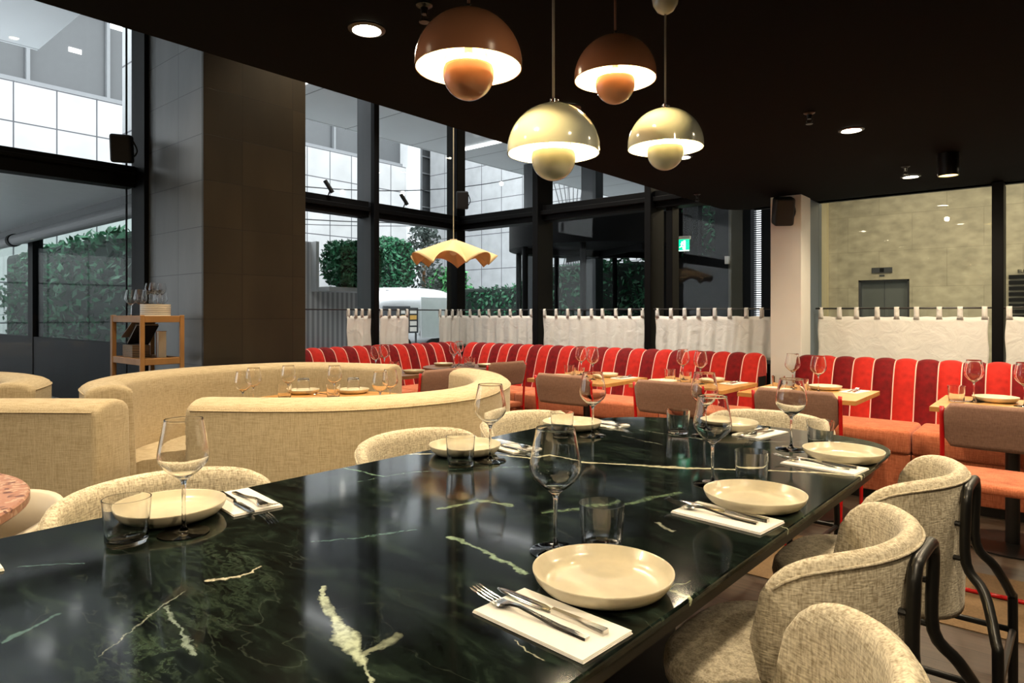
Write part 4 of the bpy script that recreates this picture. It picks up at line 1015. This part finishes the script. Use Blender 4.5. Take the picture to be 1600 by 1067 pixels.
# ================================================================== SERVING CART
CX0, CX1, CYa, CYb, CT = -5.28, -4.74, 1.78, 2.07, 1.20
t = thing('serving_shelf', 'open oak serving shelf standing against the dark stone pier', 'shelf', (CX0, CYa, 0))
w, d = CX1 - CX0, CYb - CYa
for x, y in ((0, 0), (w, 0), (0, d), (w, d)):
    bm = nb_(); bx(bm, x - .019 if x else 0, x + .0 if x else .038, y - (.03 if y else 0), y + (0 if y else .03), 0, CT); obj('post', bm, CARTWOOD, t, bevel=.004)
for z in (CT - .05, .86, .45):
    bm = nb_(); bx(bm, .038, w - .02, .004, .024, z, z + .045); bx(bm, .038, w - .02, d - .024, d - .004, z, z + .045); bx(bm, w - .018, w - .003, .03, d - .03, z, z + .045); bx(bm, .006, .026, .03, d - .03, z, z + .045)
    bx(bm, .02, w - .015, .02, d - .02, z + .012, z + .026); obj('shelf_board', bm, CARTWOOD, t, bevel=.003)
SH = .86 + .0262; ST = CT - .05 + .0262
for k, (x, y) in enumerate([(-5.06, 1.84), (-5.0, 1.93), (-4.95, 1.86), (-4.98, 2.01)]):
    put('wine', x, y, ST, 0, 'upright wine glass at the left of the shelf top, ' + ['front left', 'second', 'third', 'rear'][k] + ' one', 'wine glasses on the serving shelf', .84)
bowlz = ST
for k in range(7):
    bm = nb_()
    if k == 0: lathe(bm, [(0, 0), (.09, 0), (.105, .008), (.108, .014), (.10, .012), (0, .006)], 40)
    else: lathe(bm, [(0, 0), (.088, 0), (.095, .003), (.096, .0135), (.092, .0135), (.088, .006), (0, .005)], 40)
    o = tag(obj('stacked_plate', bm, PORCELAIN, None, 'auto'), 'white plate in the stack on the serving shelf, ' + ['bottom and widest', 'second from the bottom', 'third from the bottom', 'middle', 'third from the top', 'second from the top', 'topmost under the glasses'][k], 'plate', 'plate stack on the serving shelf')
    o.location = (-4.875, 1.93, bowlz); bowlz += .0142
for k, (x, y) in enumerate([(-4.90, 1.90), (-4.87, 1.97), (-4.83, 1.90), (-4.92, 1.96)]):
    put('wine', x, y, ST + .0005 if False else bowlz - .002, 0, 'wine glass standing on the plate stack, ' + ['front left', 'rear', 'right', 'far left'][k] + ' one', 'wine glasses on the plate stack', .62)
def book(x, y, z, w_, d_, h_, rz, tilt, col, label, name='book'):
    t = thing(name, label, name, (x, y, z), rz)
    t.rotation_euler = (0, tilt, rz)
    bm = nb_(); bx(bm, 0, w_, 0, d_, 0, .003); bx(bm, 0, w_, 0, d_, h_ - .003, h_); bx(bm, 0, .003, 0, d_, .003, h_ - .003); obj('cover', bm, plain('cover_' + name + str(len(MATS)), col, .5), t)
    bm = nb_(); bx(bm, .004, w_ - .004, .004, d_ - .004, .0032, h_ - .0032); obj('pages', bm, PORCELAIN, t)
    return t
bm = nb_(); bx(bm, -.09, .09, -.06, .06, 0, .10); o = tag(obj('patterned_box', bm, brickmat('woven_box', (.22, .10, .06), (.05, .03, .025), (.35, .28, .2), .012, .012, 'x', gap=.003), None, bevel=.004), 'small dark patterned box on the lower shelf of the oak unit', 'box'); o.location = (-5.13, 1.90, SH)
book(-5.19, 1.86, SH + .102, .22, .15, .018, 0, R(-38), (.015, .015, .018), 'black bound menu leaning over the patterned box on the lower shelf')
book(-5.24, 1.84, SH + .150, .24, .16, .006, 0, R(-30), (.30, .22, .16), 'brown card menu slanting above the black one on the lower shelf', 'menu')
book(-4.97, 1.97, SH, .04, .06, .20, 0, 0, (.20, .07, .05), 'tall red brown book standing at the back of the lower shelf')
bm = nb_(); bx(bm, -.17, .17, -.09, .09, 0, .012); o = tag(obj('wooden_board', bm, CARTWOOD, None, bevel=.003), 'thin wooden board lying flat on the lower oak shelf at right', 'board'); o.location = (-4.93, 1.925, SH)

# ================================================================== OUTSIDE
bm = nb_(); bx(bm, -45, -6.10, -20, 60, -.12, -.02); bx(bm, -6.10, 12, 6.25, 60, -.12, -.02); struct('floor_outside', bm, PAVE)
# pale concrete building with glazed storey
t = thing('concrete_building', 'pale panelled concrete building across the yard with a glazed upper storey', 'building', (-20, 0, 0))
bm = nb_(); bx(bm, -6, 0, -14, 17.3, -.02, 7.0); obj('panel_wall', bm, CONC, t)
bm = nb_(); bx(bm, -6, .12, 17.3, 17.95, -.02, 12); obj('corner_pier', bm, plain('white_render', (.74, .75, .76), .7), t)
CURT = plain('grey_office_glass', (.10, .105, .11), .3)
bm = nb_(); bx(bm, -6, -.35, -14, 17.3, 7.0, 11.2); obj('glazing', bm, CURT, t)
bm = nb_()
for k in range(18):
    y = -13.5 + k * 1.84; bx(bm, -.36, -.22, y, y + .08, 7.0, 11.2)
bx(bm, -.36, -.2, -14, 17.3, 7.0, 7.16); bx(bm, -.36, -.2, -14, 17.3, 9.4, 9.5); obj('glazing_bars', bm, plain('mid_grey_metal', (.24, .25, .26), .5), t)
bm = nb_()
for k in range(16):
    y = -12 + k * 1.84 + .4
    bx(bm, -.34, -.33, y, y + .55, 8.9 + .25 * (k % 3), 9.15 + .25 * (k % 3))
    if k % 2: bx(bm, -.34, -.33, y + .9, y + 1.2, 8.2, 8.32)
obj('office_lights', bm, OFFICE, t)
bm = nb_(); bx(bm, -6, .2, -14, 17.3, 11.2, 12); obj('parapet', bm, MATS['white_render'], t)
# recessed dark building behind
t = thing('grey_building', 'grey building with louvred upper floors beyond the pale concrete one', 'building', (-26.2, 18, 0))
bm = nb_(); bx(bm, -4, 0, 0, 30, -.02, 5.2); obj('lower_wall', bm, brickmat('grey_panels', (.40, .41, .42), (.45, .46, .47), (.12, .12, .13), 1.9, 1.7, 'y', gap=.02, rough=.8), t)
bm = nb_(); bx(bm, -4, -.2, 0, 30, 5.2, 14); obj('upper_wall', bm, plain('dark_mesh', (.075, .08, .085), .6), t)
bm = nb_()
for k in range(26): bx(bm, -.2, -.02, k * 1.15, k * 1.15 + .06, 5.2, 14)
for k in range(9): bx(bm, -.2, -.08, 0, 30, 6 + k * .9, 6.05 + k * .9)
obj('louvres', bm, MATS['mid_grey_metal'], t)
bm = nb_(); bx(bm, -.1, .35, 3, 30, 5.2, 6.1); obj('white_band', bm, MATS['white_render'], t)
# far end wall, seen through the far glass
t = thing('end_building', 'light grey concrete wall closing the yard behind the far hedge', 'building', (0, 24, 0))
bm = nb_(); bx(bm, -25.8, -6.2, 0, 2, -.02, 12); obj('panel_wall', bm, brickmat('light_panels_x', (.50, .51, .52), (.55, .56, .57), (.15, .15, .16), 1.3, 1.7, 'x', gap=.02, rough=.8, var=.1), t)
# soffits and the concrete pier by the glass
bm = nb_(); bx(bm, -9.85, -6.12, 4.2, 26, 4.5, 4.75); struct('ceiling_soffit', bm, SOFFIT)
bm = nb_(); bx(bm, -9.85, -6.12, -20, 2.5, 4.5, 4.75); struct('ceiling_soffit_near', bm, SOFFIT)
for y, w_ in ((5.2, 'nearer'), (9.4, 'farther')):
    bm = nb_(); bx(bm, -9.2, -7.2, y, y + .10, 4.47, 4.4985); tag(obj('strip_light', bm, OFFICE), w_ + ' long white strip light under the grey outdoor soffit', 'light', 'soffit strip lights')
bm = nb_(); bx(bm, -9.65, -8.95, 3.4, 4.1, 2.62, 6); struct('wall_outdoor_pier', bm, brickmat('pier_panels', (.40, .41, .42), (.44, .45, .46), (.12, .12, .13), .9, .9, 'x', gap=.012, rough=.7))
# low canopy, roller blind and glazed screen beyond the left pane
bm = nb_(); bx(bm, -18, -7.6, -3, 3.05, 2.6, 2.72); struct('ceiling_canopy', bm, plain('pale_canopy', (.75, .77, .78), .35))
t = thing('roller_blind', 'grey outdoor roller blind cassette beneath the low canopy', 'blind', (0, 3.0, 0))
bm = nb_(); bx(bm, -18, -7.3, .02, .20, 2.43, 2.6); obj('lintel', bm, plain('cassette_grey', (.13, .135, .14), .5), t)
bm = nb_(); tube(bm, [(-12.6, -.10, 2.36), (-7.35, -.10, 2.36)], .085, 20); tube(bm, [(-18, -.10, 2.36), (-12.7, -.10, 2.36)], .085, 20); obj('cassette', bm, plain('cassette_pale', (.17, .175, .18), .45), t)
bm = nb_(); tube(bm, [(-12.72, -.10, 2.36), (-12.58, -.10, 2.36)], .10, 20); tube(bm, [(-7.36, -.10, 2.36), (-7.25, -.10, 2.36)], .11, 8); obj('end_bracket', bm, FRAME, t)
t = thing('glazed_screen', 'dark framed outdoor glass screen with greenery behind, seen through the left pane', 'screen', (0, 3.1, 0))
bm = nb_(); bx(bm, -18, -7.2, 0, .01, .85, 2.43); obj('pane', bm, SCREENPANE, t)
bm = nb_()
for x in (-17, -12.55, -7.35): bx(bm, x, x + .25, -.04, .10, 0, 2.43)
bx(bm, -18, -7.2, -.03, .08, .0, .85); obj('screen_frame', bm, FRAME, t)
def leaves(bm, x0, x1, y0, y1, z0, z1, n, size, rn):
    """leaf cards scattered over the surface of a clipped or bushy mass"""
    cx, cy, cz = (x0 + x1) / 2, (y0 + y1) / 2, (z0 + z1) / 2
    for _ in range(n):
        v = Vector((rn.uniform(-1, 1), rn.uniform(-1, 1), rn.uniform(-1, 1))); k = max(abs(v.x), abs(v.y), abs(v.z))
        v = v / k * (rn.uniform(.72, 1.06)); v = v * (1 - .12 * (abs(v.x * v.z) + abs(v.y * v.z)))
        p = Vector((cx + v.x * (x1 - x0) / 2, cy + v.y * (y1 - y0) / 2, cz + v.z * (z1 - z0) / 2))
        a = Vector((rn.gauss(0, 1), rn.gauss(0, 1), rn.gauss(0, 1))).normalized(); b = a.cross(Vector((rn.gauss(0, 1), rn.gauss(0, 1), rn.gauss(0, 1)))).normalized()
        s = size * rn.uniform(.6, 1.4)
        bm.faces.new([bm.verts.new(p - a * s), bm.verts.new(p + b * s * .45), bm.verts.new(p + a * s), bm.verts.new(p - b * s * .45)])
def hedge(label, box, n, size, mat, seed, planter=None, cat='hedge', name='hedge', core=True, trunk=False):
    x0, x1, y0, y1, z0, z1 = box
    t = thing(name, label, cat, ((x0 + x1) / 2, (y0 + y1) / 2, min(z0, planter[4] if planter else z0)))
    o = t.location
    rn = random.Random(seed); bm = nb_(); leaves(bm, x0 - o.x, x1 - o.x, y0 - o.y, y1 - o.y, z0 - o.z, z1 - o.z, n, size, rn)
    me = bpy.data.meshes.new('foliage'); bm.to_mesh(me); bm.free(); me.materials.append(mat); f = bpy.data.objects.new('foliage', me); COL.objects.link(f); f.parent = t
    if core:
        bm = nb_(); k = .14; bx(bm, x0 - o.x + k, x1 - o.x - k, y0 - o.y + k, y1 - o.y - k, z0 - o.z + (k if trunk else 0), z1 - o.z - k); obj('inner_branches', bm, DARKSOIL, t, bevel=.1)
    if trunk:
        bm = nb_(); tube(bm, [(0, 0, -o.z), (0, 0, (z1 + z0) / 2 - o.z)], .06, 8); obj('trunk', bm, DARKTOP, t)
    if planter:
        a = planter; bm = nb_(); bx(bm, a[0] - o.x, a[1] - o.x, a[2] - o.y, a[3] - o.y, a[4] - o.z, a[5] - o.z); obj('planter', bm, plain('pale_planter', (.42, .43, .43), .6), t, bevel=.01)
    return t
# foliage behind the screen
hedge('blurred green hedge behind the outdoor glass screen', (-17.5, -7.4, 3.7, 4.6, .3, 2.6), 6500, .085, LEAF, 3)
# corrugated kiosk with planted box, wall planters
t = thing('corrugated_wall', 'grey corrugated metal wall outside the left glass beside the stone pier', 'wall', (-9.75, 0, 0))
bm = nb_(); bx(bm, -.12, 0, 4.6, 7.3, 0, 1.62); bx(bm, -.12, 0, 4.6, 6.38, 1.62, 2.42); obj('cladding', bm, RIB, t)
bm = nb_(); bx(bm, .001, .05, 5.3, 5.42, 1.02, 1.20); obj('socket_box', bm, FRAMEG, t)
hedge('dense dark green hedge in a pale planter above the corrugated wall', (-9.72, -9.15, 6.45, 7.5, 1.66, 2.46), 4200, .045, LEAF, 5, planter=(-9.74, -9.30, 6.39, 7.35, 1.58, 1.66))
hedge('round headed green tree above the silver trailer, right of the window mullion', (-17.6, -16.4, 13.2, 14.75, 2.0, 3.7), 3600, .08, LEAF, 15, cat='tree', name='tree', trunk=True)
bm = nb_(); bx(bm, -9.745, -9.60, 6.34, 6.40, 1.58, 2.42); o = tag(obj('planter_frame', bm, MATS['pale_planter'], None), 'upright pale frame at the left end of the raised planter', 'frame')
hedge('thin dark grey green tree beside the pale building corner', (-17.3, -16.4, 14.85, 15.9, 1.5, 4.3), 1500, .085, LEAF3, 6, cat='tree', name='tree', core=False, trunk=True)
hedge('bright yellow green shrub rising behind the silver trailer', (-18.2, -17.2, 16.6, 18.2, 1.3, 2.95), 1500, .09, LEAF2, 7, cat='shrub', name='shrub', trunk=True)
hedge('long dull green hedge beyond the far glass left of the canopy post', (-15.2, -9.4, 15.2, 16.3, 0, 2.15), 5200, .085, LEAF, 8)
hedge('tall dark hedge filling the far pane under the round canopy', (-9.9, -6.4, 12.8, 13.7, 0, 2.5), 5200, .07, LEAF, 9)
hedge('bright leafy shrub between the canopy posts', (-11.2, -10.1, 13.9, 14.7, 0, 2.1), 1700, .08, LEAF2, 10, cat='shrub', name='shrub')
hedge('tall green tree seen through the slots of the dark lobby wall', (-7.4, -5.9, 14.2, 15.2, 0, 4.0), 3600, .075, LEAF, 11, cat='tree', name='tree')
# silver trailer
t = thing('silver_trailer', 'rounded polished silver caravan parked outside, a menu board beside it', 'caravan', (-14.0, 12.0, 0))
bm = nb_(); ny = 40; na = 18; rows = []
Ln, Wd, Hh, Zb = 2.0, .95, .80, .32
for i in range(ny + 1):
    u = -1 + 2 * i / ny; e = (max(0, 1 - abs(u) ** 3.4)) ** .5; row = []
    for k in range(na * 2):
        a = 2 * math.pi * k / (na * 2); c, s = math.cos(a), math.sin(a)
        row.append(bm.verts.new((Wd * e ** .8 * math.copysign(abs(c) ** .6, c), u * Ln, Zb + Hh * (1 + e * math.copysign(abs(s) ** .6, s)))))
    rows.append(row)
for A, B in zip(rows[:-1], rows[1:]):
    for k in range(na * 2): bm.faces.new((A[k], A[(k + 1) % (na * 2)], B[(k + 1) % (na * 2)], B[k]))
bmesh.ops.remove_doubles(bm, verts=bm.verts[:], dist=.0008); obj('body', bm, CHROME, t, True)
bm = nb_()
for z in (1.72, 1.84): tube(bm, [(.62 + .1 * (1.84 - z) * 3, -1.1, z - .03), (.62 + .1 * (1.84 - z) * 3, 1.5, z - .03)], .008, 6)
obj('trim_strip', bm, FRAMEG, t)
bm = nb_(); bx(bm, .90, .955, -1.45, -.55, 1.05, 1.42); obj('window', bm, CURT, t, bevel=.03)
bm = nb_(); bx(bm, .93, .962, -.2, .75, .55, 1.66); obj('door', bm, CHROME, t, bevel=.03)
for y in (-.7, .5):
    bm = nb_(); lathe(bm, [(0, -.08), (.30, -.08), (.32, -.05), (.32, .05), (.30, .08), (0, .08)], 28, M=Matrix.Translation((.75, y, .32)) @ Matrix.Rotation(R(90), 4, 'Y')); obj('wheel', bm, BLACKMETAL, t, 'auto')
t = thing('menu_board', 'dark outdoor menu board with eight small cards by the silver trailer', 'menu board', (-12.7, 10.75, 0))
bm = nb_(); bx(bm, 0, .03, 0, .62, .72, 1.36); obj('board', bm, FRAMEG, t)
YEL = plain('yellow_card', (.8, .45, .1), .6)
for r_ in range(4):
    for c_ in range(2):
        bm = nb_(); bx(bm, .031, .036, .05 + c_ * .29, .27 + c_ * .29, .76 + r_ * .15, .87 + r_ * .15); obj('card', bm, YEL if (r_ in (2,)) else PORCELAIN, t)
bm = nb_(); bx(bm, 0, .03, .05, .09, 0, .72); bx(bm, 0, .03, .53, .57, 0, .72); obj('stand_leg', bm, FRAMEG, t)
t = thing('outdoor_chair', 'red outdoor chair against the corrugated wall near the pier', 'chair', (-9.2, 5.45, 0), R(90))
bm = nb_(); bx(bm, -.22, .22, .16, .20, .72, 1.0); obj('backrest', bm, plain('dull_red', (.42, .08, .07), .6), t, bevel=.02)
bm = nb_(); bx(bm, -.22, .22, -.2, .2, .42, .46); obj('seat', bm, MATS['dull_red'], t, bevel=.01)
for sx in (-1, 1):
    bm = nb_(); tube(bm, [(sx * .19, .18, 0), (sx * .19, .18, .9)], .012, 6); obj('leg', bm, FRAMEG, t)
    bm = nb_(); tube(bm, [(sx * .19, -.18, 0), (sx * .19, -.18, .43)], .012, 6); obj('leg', bm, FRAMEG, t)
# string lights
def strand(p0, p1, n, label, sag=.25):
    t = thing('string_lights', label, 'string lights', p0, 0, 'outdoor string lights')
    V = Vector(p1) - Vector(p0); pts = []
    for k in range(17):
        u = k / 16; pts.append(V * u - Vector((0, 0, sag * 4 * u * (1 - u))))
    bm = nb_(); tube(bm, pts, .009, 5); obj('cable', bm, FRAMEG, t)
    for k in range(n):
        u = (k + .5) / n; q = V * u - Vector((0, 0, sag * 4 * u * (1 - u) + .05))
        bm = nb_(); bmesh.ops.create_icosphere(bm, subdivisions=2, radius=.045, matrix=Matrix.Translation(q)); obj('bulb', bm, SMALLB, t, True)
strand((-9.8, 5.2, 2.75), (-9.0, 14.5, 3.95), 6, 'lowest string of bulbs sloping up across the left glass')
strand((-9.8, 5.0, 3.3), (-9.1, 11.2, 4.2), 5, 'upper string of bulbs sloping up across the left glass')
strand((-12.8, 7.0, 3.1), (-10.0, 17.0, 4.3), 6, 'farther string of bulbs over the trailer')
t = thing('wire_trellis', 'fan of thin dark wires on the light wall above the round canopy', 'trellis', (-16.4, 23.7, 0))
bm = nb_()
for k in range(9):
    u = -1 + k / 4; tube(bm, [(u * 1.3, 0, 7.8), (u * .55, 0, 5.4), (u * .35, 0, 4.2), (u * .7, 0, 2.6), (u * 1.0, 0, 0)], .022, 5, 4)
for z in (1.4, 2.2, 3.0, 3.8, 4.6, 5.4, 6.2, 7.0): tube(bm, [(-1.1, 0, z), (1.1, 0, z)], .014, 4)
obj('wires', bm, FRAMEG, t)
t = thing('cable_coil', 'loose dark cable loops on the light wall right of the wire fan', 'cable', (-15.9, 23.8, 6.2))
bm = nb_()
for k in range(5): tube(bm, [(-.2, 0, -.2 - k * .05), (.6, -.05, .15 * k), (1.5, 0, .35 + .12 * k), (2.4, 0, .2 + .1 * k), (3.0, 0, .9 + .1 * k)], .018, 5, 5)
obj('loops', bm, FRAMEG, t)
# revolving door
t = thing('revolving_door', 'dark revolving door drum with a flat round canopy outside the far glass', 'door', (-6.2, 9.8, 0))
bm = nb_(); lathe(bm, [(0, 2.30), (1.6, 2.30), (1.6, 2.78), (0, 2.78)], 64); obj('drum_canopy', bm, FRAME, t, 'auto')
for k in range(8):
    a = R(22 + 45 * k); bm = nb_(); tube(bm, [(1.5 * math.cos(a), 1.5 * math.sin(a), 0), (1.5 * math.cos(a), 1.5 * math.sin(a), 2.30)], .05, 8); obj('post', bm, FRAME, t)
bm = nb_(); rows = []
for k in range(13):
    a = R(112 + 90 * k / 12); rows.append((bm.verts.new((1.5 * math.cos(a), 1.5 * math.sin(a), .1)), bm.verts.new((1.5 * math.cos(a), 1.5 * math.sin(a), 2.3))))
for (a, b), (c, d) in zip(rows[:-1], rows[1:]): bm.faces.new((a, b, d, c))
obj('curved_pane', bm, PANE, t, True, solid=.01)
for k in range(2):
    bm = nb_(); bx(bm, -1.4, 1.4, -.02, .02, .1, .2, Matrix.Rotation(R(60 + 90 * k), 4, 'Z')); bx(bm, -1.4, 1.4, -.02, .02, 2.2, 2.3, Matrix.Rotation(R(60 + 90 * k), 4, 'Z')); obj('door_leaf', bm, FRAME, t)
# tall dark outdoor posts
def post(x0, x1, y0, y1, label, z1=8, m=FRAMEG):
    bm = nb_(); bx(bm, x0, x1, y0, y1, 0, z1); tag(obj('outdoor_post', bm, m, None, bevel=.01), label, 'post', 'dark posts outside the far glass')
post(-9.15, -8.8, 11.3, 11.6, 'dark post outside at the left side of the round canopy', 8)
post(-8.1, -7.72, 12.0, 12.3, 'dark grey post rising above the round canopy at left')
post(-6.55, -6.12, 12.0, 12.3, 'dark grey post rising above the round canopy at right')
# lobby partition with slots
t = thing('lobby_partition', 'dark panelled partition with two upright slots behind the exit sign', 'partition', (0, 10.0, 0))
bm = nb_()
def slotwall(bm, x0, x1, z0, z1, slots, y0=0, y1=.15):
    xs = sorted(slots); cur = x0
    for a, b, lo, hi in xs:
        bx(bm, cur, a, y0, y1, z0, z1); bx(bm, a, b, y0, y1, z0, lo); bx(bm, a, b, y0, y1, hi, z1); cur = b
    bx(bm, cur, x1, y0, y1, z0, z1)
PARTM = plain('near_black_panel', (.006, .0065, .007), .6, spec=.15)
slotwall(bm, -5.35, -2.80, 0, 3.2, [(-4.86, -4.75, 2.12, 2.95), (-4.50, -4.22, 2.12, 2.95), (-3.66, -3.50, .9, 2.95)]); obj('panel', bm, PARTM, t)
bm = nb_(); bx(bm, -4.0, -3.78, -.01, -.001, .8, 3.0); obj('olive_strip', bm, plain('olive_panel', (.055, .048, .025), .4), t)
bm = nb_(); bx(bm, -4.04, -3.98, -.06, -.001, 1.98, 2.10); obj('notice_plate', bm, PORCELAIN, t)
bm = nb_(); tube(bm, [(-5.12, -.05, .9), (-5.12, -.05, 2.1)], .012, 8); obj('pull_handle', bm, STEEL, t)
bm = nb_(); 
t = thing('bright_louvre', 'bright louvred opening just left of the white column', 'louvre', (-3.66, 10.2, 0))
for k in range(62):
    bx(bm, -.02, .18, 0, .03, .92 + k * .033, .934 + k * .033)
obj('slats', bm, FRAMEG, t)
bm = nb_(); bx(bm, -.05, -.02, -.01, .12, 0, 3.0); bx(bm, .18, .21, -.01, .12, 0, 3.0); bx(bm, -.02, .18, -.01, .12, 0, .9); obj('louvre_frame', bm, FRAMEG, t)
bm = nb_(); bx(bm, -.02, .18, .10, .11, .9, 2.97); obj('lit_panel', bm, emis('daylight_panel', (.92, .96, 1), .75), t)
# exit sign
bm = nb_(); bx(bm, -4.4, -2.5, 6.3, 9.9, 3.2, 3.3); struct('ceiling_entry', bm, PARTM)
ex, ey = vw(.2400 * 7.9, 7.9)
t = thing('exit_sign', 'green and white running figure exit sign hanging near the far glass', 'exit sign', (ex, ey + .35, 2.02), R(14))
bm = nb_(); bx(bm, -.09, .09, -.022, .022, .11, .15); obj('housing', bm, PORCELAIN, t, bevel=.006)
GREEN = emis('exit_green', (.0, .55, .22), 1.1); WH = emis('exit_white', (.9, 1, .95), 1.3)
bm = nb_(); bx(bm, -.075, .075, -.008, .008, -.035, .108); obj('sign_face', bm, GREEN, t)
bm = nb_(); bx(bm, -.075, -.066, -.010, -.0085, -.035, .108); bx(bm, -.075, .075, -.010, -.0085, -.035, -.025); bx(bm, .005, .030, -.010, -.0085, -.02, .095); obj('door_mark', bm, WH, t)
bm = nb_(); bmesh.ops.create_uvsphere(bm, u_segments=10, v_segments=6, radius=.010, matrix=Matrix.Translation((-.012, -.010, .075)) @ Matrix.Diagonal((1, .2, 1, 1)))
tube(bm, [(-.012, -.010, .064), (-.018, -.010, .030)], .007, 6); tube(bm, [(-.018, -.010, .030), (-.002, -.010, .014), (-.004, -.010, -.008)], .005, 6); tube(bm, [(-.018, -.010, .030), (-.034, -.010, .014), (-.046, -.010, .012)], .005, 6)
tube(bm, [(-.013, -.010, .06), (.002, -.010, .045)], .004, 6); tube(bm, [(-.013, -.010, .06), (-.034, -.010, .052)], .004, 6); obj('running_figure', bm, WH, t)
bm = nb_(); tube(bm, [(0, 0, .15), (0, 0, 1.18)], .006, 6); obj('hanger', bm, BLACKMETAL, t)
# -------- lobby with lift
bm = nb_(); slotwall(bm, -5.6, 6.5, 0, 5.2, [(-4.25, -3.06, 0.001, 2.10)], 19.5, 19.8); struct('wall_lobby', bm, TRAV)
bm = nb_(); bx(bm, -4.25, -3.06, 19.72, 19.9, 0, 2.10); struct('door_1', bm, plain('lift_steel', (.22, .24, .23), .35, metal=.7))
bm = nb_(); bx(bm, -3.665, -3.655, 19.70, 19.72, 0, 2.1); bx(bm, -4.25, -4.20, 19.55, 19.72, 0, 2.1); bx(bm, -3.11, -3.06, 19.55, 19.72, 0, 2.1); bx(bm, -4.25, -3.06, 19.55, 19.72, 2.06, 2.1); struct('trim_lift', bm, FRAMEG)
bm = nb_(); bx(bm, -5.6, 6.5, 6.3, 19.8, 5.2, 5.4); struct('ceiling_lobby', bm, plain('lobby_ceiling', (.25, .22, .17), .8))
bm = nb_(); prism(bm, [(-2.95, 10.16), (-2.80, 10.16), (-5.30, 19.45), (-5.6, 19.45)], 0, 5.2); struct('wall_lobby_left', bm, PARTM)
bm = nb_(); bx(bm, -5.27, -4.98, 19.30, 19.49, 0, 5.2); struct('wall_lobby_reveal', bm, plain('lit_reveal', (.50, .44, .28), .6))
bm = nb_(); bx(bm, 6.5, 6.7, 6.3, 19.8, 0, 5.2); struct('wall_lobby_right', bm, TRAV)
t = thing('lift_indicator', 'small dark lift indicator panel above the lift door', 'panel', (-3.68, 19.49, 2.35))
bm = nb_(); bx(bm, -.24, .24, -.03, 0, -.07, .07); obj('panel', bm, FRAMEG, t, bevel=.006)
bm = nb_(); bx(bm, -.05, .05, -.034, -.0305, -.05, .05); obj('display', bm, PARTM, t)
bm = nb_(); bx(bm, -.06, .06, -.012, 0, -.16, -.12); obj('lower_plate', bm, FRAMEG, t)
t = thing('directory_board', 'slatted dark directory board with letters on the stone wall at the right edge', 'sign', (-1.02, 19.49, 0))
bm = nb_()
for k in range(9): bx(bm, 0, 1.6, -.05, 0, .95 + k * .135, 1.04 + k * .135)
obj('slat', bm, PARTM, t)
text('lettering', 'ELE', .11, PARTM, Matrix.Translation((.16, -.02, 2.17)) @ Matrix.Rotation(R(90), 4, 'X'), t, .01)
for (x, y) in ((-3.2, 16.5), (-.6, 16.5), (2.0, 16.5), (-3.2, 12.5), (-.2, 12.0), (2.5, 12.0)):
    l = bpy.data.lights.new('lobby_lamp', 'AREA'); l.energy = 64; l.size = .6; l.color = (1, .82, .56)
    o = bpy.data.objects.new('lobby_lamp', l); o.location = (x, y, 5.15); COL.objects.link(o)
